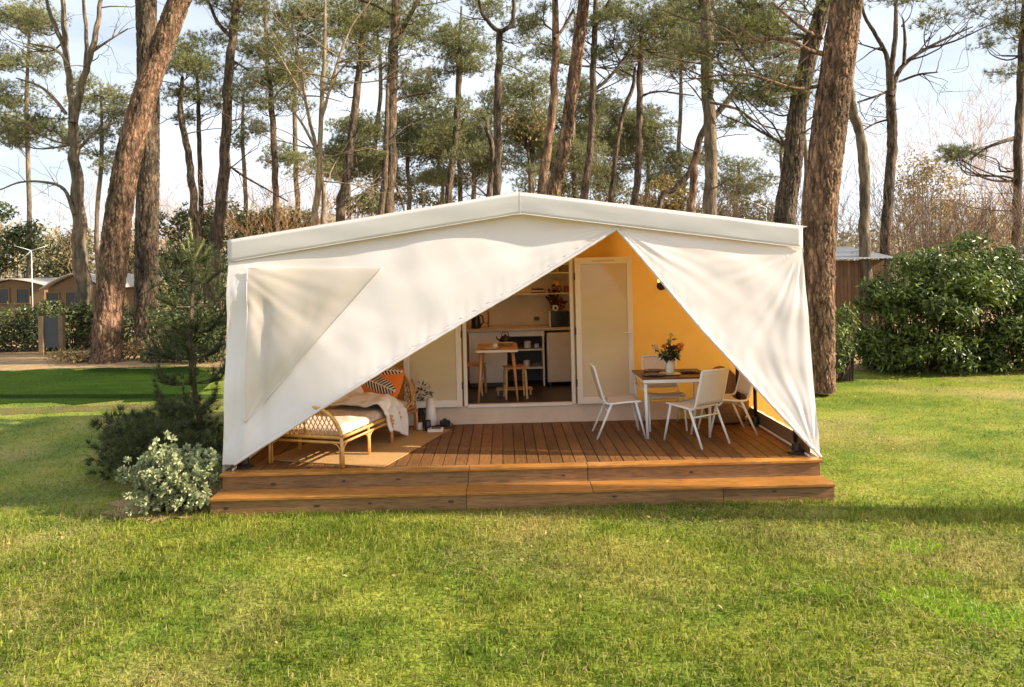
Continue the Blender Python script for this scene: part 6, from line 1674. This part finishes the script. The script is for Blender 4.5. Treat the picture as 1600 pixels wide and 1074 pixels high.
# ------------------------------------------------------------------ grass
def in_tent(x, y): return (x > XL - 0.02) & (x < XR + 0.02) & (y > Y2 + 0.005) & (y < 13.0)
def vnoise(x, y, s, seed):
    rg = np.random.default_rng(seed); g = rg.uniform(0, 1, (256, 256))
    u, v = x * s + 1000, y * s + 1000
    i, j = np.floor(u).astype(int), np.floor(v).astype(int); fx, fy_ = u - i, v - j
    fx = fx * fx * (3 - 2 * fx); fy_ = fy_ * fy_ * (3 - 2 * fy_)
    G = lambda a, b: g[a % 256, b % 256]
    return (G(i, j) * (1 - fx) + G(i + 1, j) * fx) * (1 - fy_) + (G(i, j + 1) * (1 - fx) + G(i + 1, j + 1) * fx) * fy_
MOSS = [(onz(1450, 937), 0.33, 0.16), (onz(1545, 962), 0.48, 0.17), (onz(1590, 975), 0.35, 0.15), (onz(1432, 858), 0.28, 0.14), (onz(1468, 905), 0.22, 0.08), (onz(1290, 925), 0.22, 0.07)]
def blades(y0, y1, dens, h, w, segs, shade_only=False):
    xa, xb = -(PX0 + 120) / FPX * y1 - 1.0, (1600 - PX0 + 120) / FPX * y1 + 1.0
    n = int((xb - xa) * (y1 - y0) * dens)
    x = RNG.uniform(xa, xb, n); y = RNG.uniform(y0, y1, n) + RNG.uniform(-0.5, 0.5, n) * 0.9
    lo, hi = -(PX0 + 120) / FPX * y - 0.8, (1600 - PX0 + 120) / FPX * y + 0.8
    cov = vnoise(x, y, 1.3, 3) * 0.6 + vnoise(x, y, 5, 4) * 0.4
    ok = (x > lo) & (x < hi) & ~in_tent(x, y) & (RNG.uniform(0, 1, n) < 0.45 + 0.9 * cov)
    x, y, cov = x[ok], y[ok], cov[ok]
    turf = (y > 14.55 + 0.5 * (vnoise(x, y, 1.5, 31) - 0.5)) & (x < -6.4 - (y - 15) * 0.42 + 1.6 * (vnoise(x, y, 0.9, 32) - 0.5))  # area of the lawn strip that is coloured as shade
    if shade_only: keep = turf
    else: keep = ~turf
    x, y, cov = x[keep], y[keep], cov[keep]
    moss = np.zeros(len(x), bool)
    for c, rx, ry in MOSS:
        e = ((x - c.x) / rx) ** 2 + ((y - c.y) / ry) ** 2 + (vnoise(x, y, 9, 8) - 0.5) * 0.9
        moss |= e < 1
    n = len(x)
    hh = h * (0.35 + 0.9 * RNG.uniform(0, 1, n) ** 1.6 + 0.5 * (RNG.uniform(0, 1, n) > 0.94)) * (0.45 + 1.1 * (0.5 * cov + 0.5 * vnoise(x, y, 4.2, 6)))
    a = RNG.uniform(0, 2 * np.pi, n); lean = RNG.uniform(0.25, 2.0, n)
    dv = np.stack([np.cos(a), np.sin(a), np.zeros(n)], 1)
    sd = np.stack([-np.sin(a + 0.6), np.cos(a + 0.6), np.zeros(n)], 1) * (w * RNG.uniform(0.6, 1.3, n) / 2)[:, None]
    b = np.stack([x, y, np.full(n, -0.002)], 1); up = np.array([[0, 0, 1.0]])
    mid = b + up * (hh * 0.6)[:, None] + dv * (hh * lean * 0.25)[:, None]
    tip = b + up * (hh * np.maximum(0.18, 1.05 - 0.42 * lean))[:, None] + dv * (hh * lean * 0.85)[:, None]
    i = np.arange(n)[:, None]
    if segs == 2:
        v = np.stack([b - sd, b + sd, mid + sd * 0.8, mid - sd * 0.8, tip], 1)
        f = lambda m: (v[m].reshape(-1, 3), np.concatenate([np.arange(m.sum())[:, None] * 5 + np.array([q]) for q in ([0, 1, 2], [0, 2, 3], [3, 2, 4])]))
    else:
        v = np.stack([b - sd, b + sd, tip], 1)
        f = lambda m: (v[m].reshape(-1, 3), np.arange(m.sum())[:, None] * 3 + np.array([[0, 1, 2]]))
    return f(~moss), f(moss)
bands = [blades(3.4, 5.4, 2900, 0.068, 0.0088, 2), blades(5.4, 7.6, 2600, 0.066, 0.0082, 2), blades(7.6, 10, 1700, 0.06, 0.008, 1), blades(10, 14.5, 650, 0.055, 0.011, 1), blades(14.5, 21.5, 200, 0.06, 0.018, 1)]
def edge_blades():
    n = 5200
    x = RNG.uniform(XL - 0.15, XR + 0.15, n); y = Y2 + 0.015 - RNG.exponential(0.05, n)
    h = RNG.uniform(0.02, 0.065, n) * (0.5 + 0.9 * vnoise(x, y, 3.3, 15)); a = RNG.uniform(0, 6.28, n); w = 0.0032
    b = np.stack([x, y, np.zeros(n)], 1); sd = np.stack([np.cos(a), np.sin(a), 0 * a], 1) * w
    tip = b + np.stack([RNG.normal(0, 0.4, n) * h, -np.abs(RNG.normal(0, 0.35, n)) * h, h], 1)
    return np.stack([b - sd, b + sd, tip], 1).reshape(-1, 3), np.arange(n * 3).reshape(-1, 3)
bands.append((edge_blades(), (np.zeros((0, 3)), np.zeros((0, 3), int))))
o = link('grass', np_mesh('grass', *cat([b[0] for b in bands])), M_GRASS); tag(o, 'short lawn grass with straw coloured blades', 'grass', kind='stuff')
o = link('fresh_grass', np_mesh('fresh_grass', *cat([b[1] for b in bands if len(b[1][0])])), M_MOSS); tag(o, 'bright fresh green grass patches on the right lawn', 'grass', kind='stuff')
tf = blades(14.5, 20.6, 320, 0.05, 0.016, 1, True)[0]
o = link('painted_shade_blades', np_mesh('painted_shade_blades', *tf), M_SHADEBLADES); tag(o, 'grass blades of the left lawn strip, their shade painted in as deep green', 'grass', kind='stuff')

# fallen leaves and bits of dry litter on the lawn
n = 900
x = RNG.uniform(-7, 8, n); y = 3.8 + 11 * RNG.uniform(0, 1, n) ** 1.4
ok = ~in_tent(x, y); x, y = x[ok], y[ok]
o = link('fallen_leaves', np_mesh('fallen_leaves', *leaves(np.stack([x, y, np.full(len(x), 0.035)], 1), np.tile(np.array([[0, 0, 1.0]]), (len(x), 1)), 0.045, 0.022, 0)), M_DRYBUSH); tag(o, 'scattered small dry brown leaves on the lawn', 'leaves', kind='stuff')

# dry thatch lying in patches on the turf
M_STRAW = leafmat('dry_thatch', (0.50, 0.40, 0.19), (0.34, 0.26, 0.11), transl=0.3, island=0.3, spec=0.1)
n = 110000
x = RNG.uniform(-7, 8, n); y = RNG.uniform(3.7, 11.5, n)
c0 = onz(1240, 890)
pat = vnoise(x, y, 0.8, 21) * 0.65 + vnoise(x, y, 2.9, 22) * 0.35 + 0.22 * np.exp(-((x - c0.x) / 1.3) ** 2 - ((y - c0.y) / 0.7) ** 2)
ok = ~in_tent(x, y) & (RNG.uniform(0, 1, n) < np.clip((pat - 0.50) * 4.5, 0, 1))
x, y = x[ok], y[ok]; n = len(x)
a = RNG.uniform(0, 6.28, n); l = RNG.uniform(0.03, 0.10, n); z = RNG.uniform(0.012, 0.045, n)
dv = np.stack([np.cos(a), np.sin(a), RNG.normal(0, 0.22, n)], 1); sd = np.stack([-np.sin(a), np.cos(a), 0 * a], 1) * 0.0022
b = np.stack([x, y, z], 1)
o = link('dry_thatch', np_mesh('dry_thatch', np.stack([b - sd, b + sd, b + dv * l[:, None]], 1).reshape(-1, 3), np.arange(n * 3).reshape(-1, 3)), M_STRAW); tag(o, 'dry straw coloured thatch lying in patches on the lawn', 'thatch', kind='stuff')
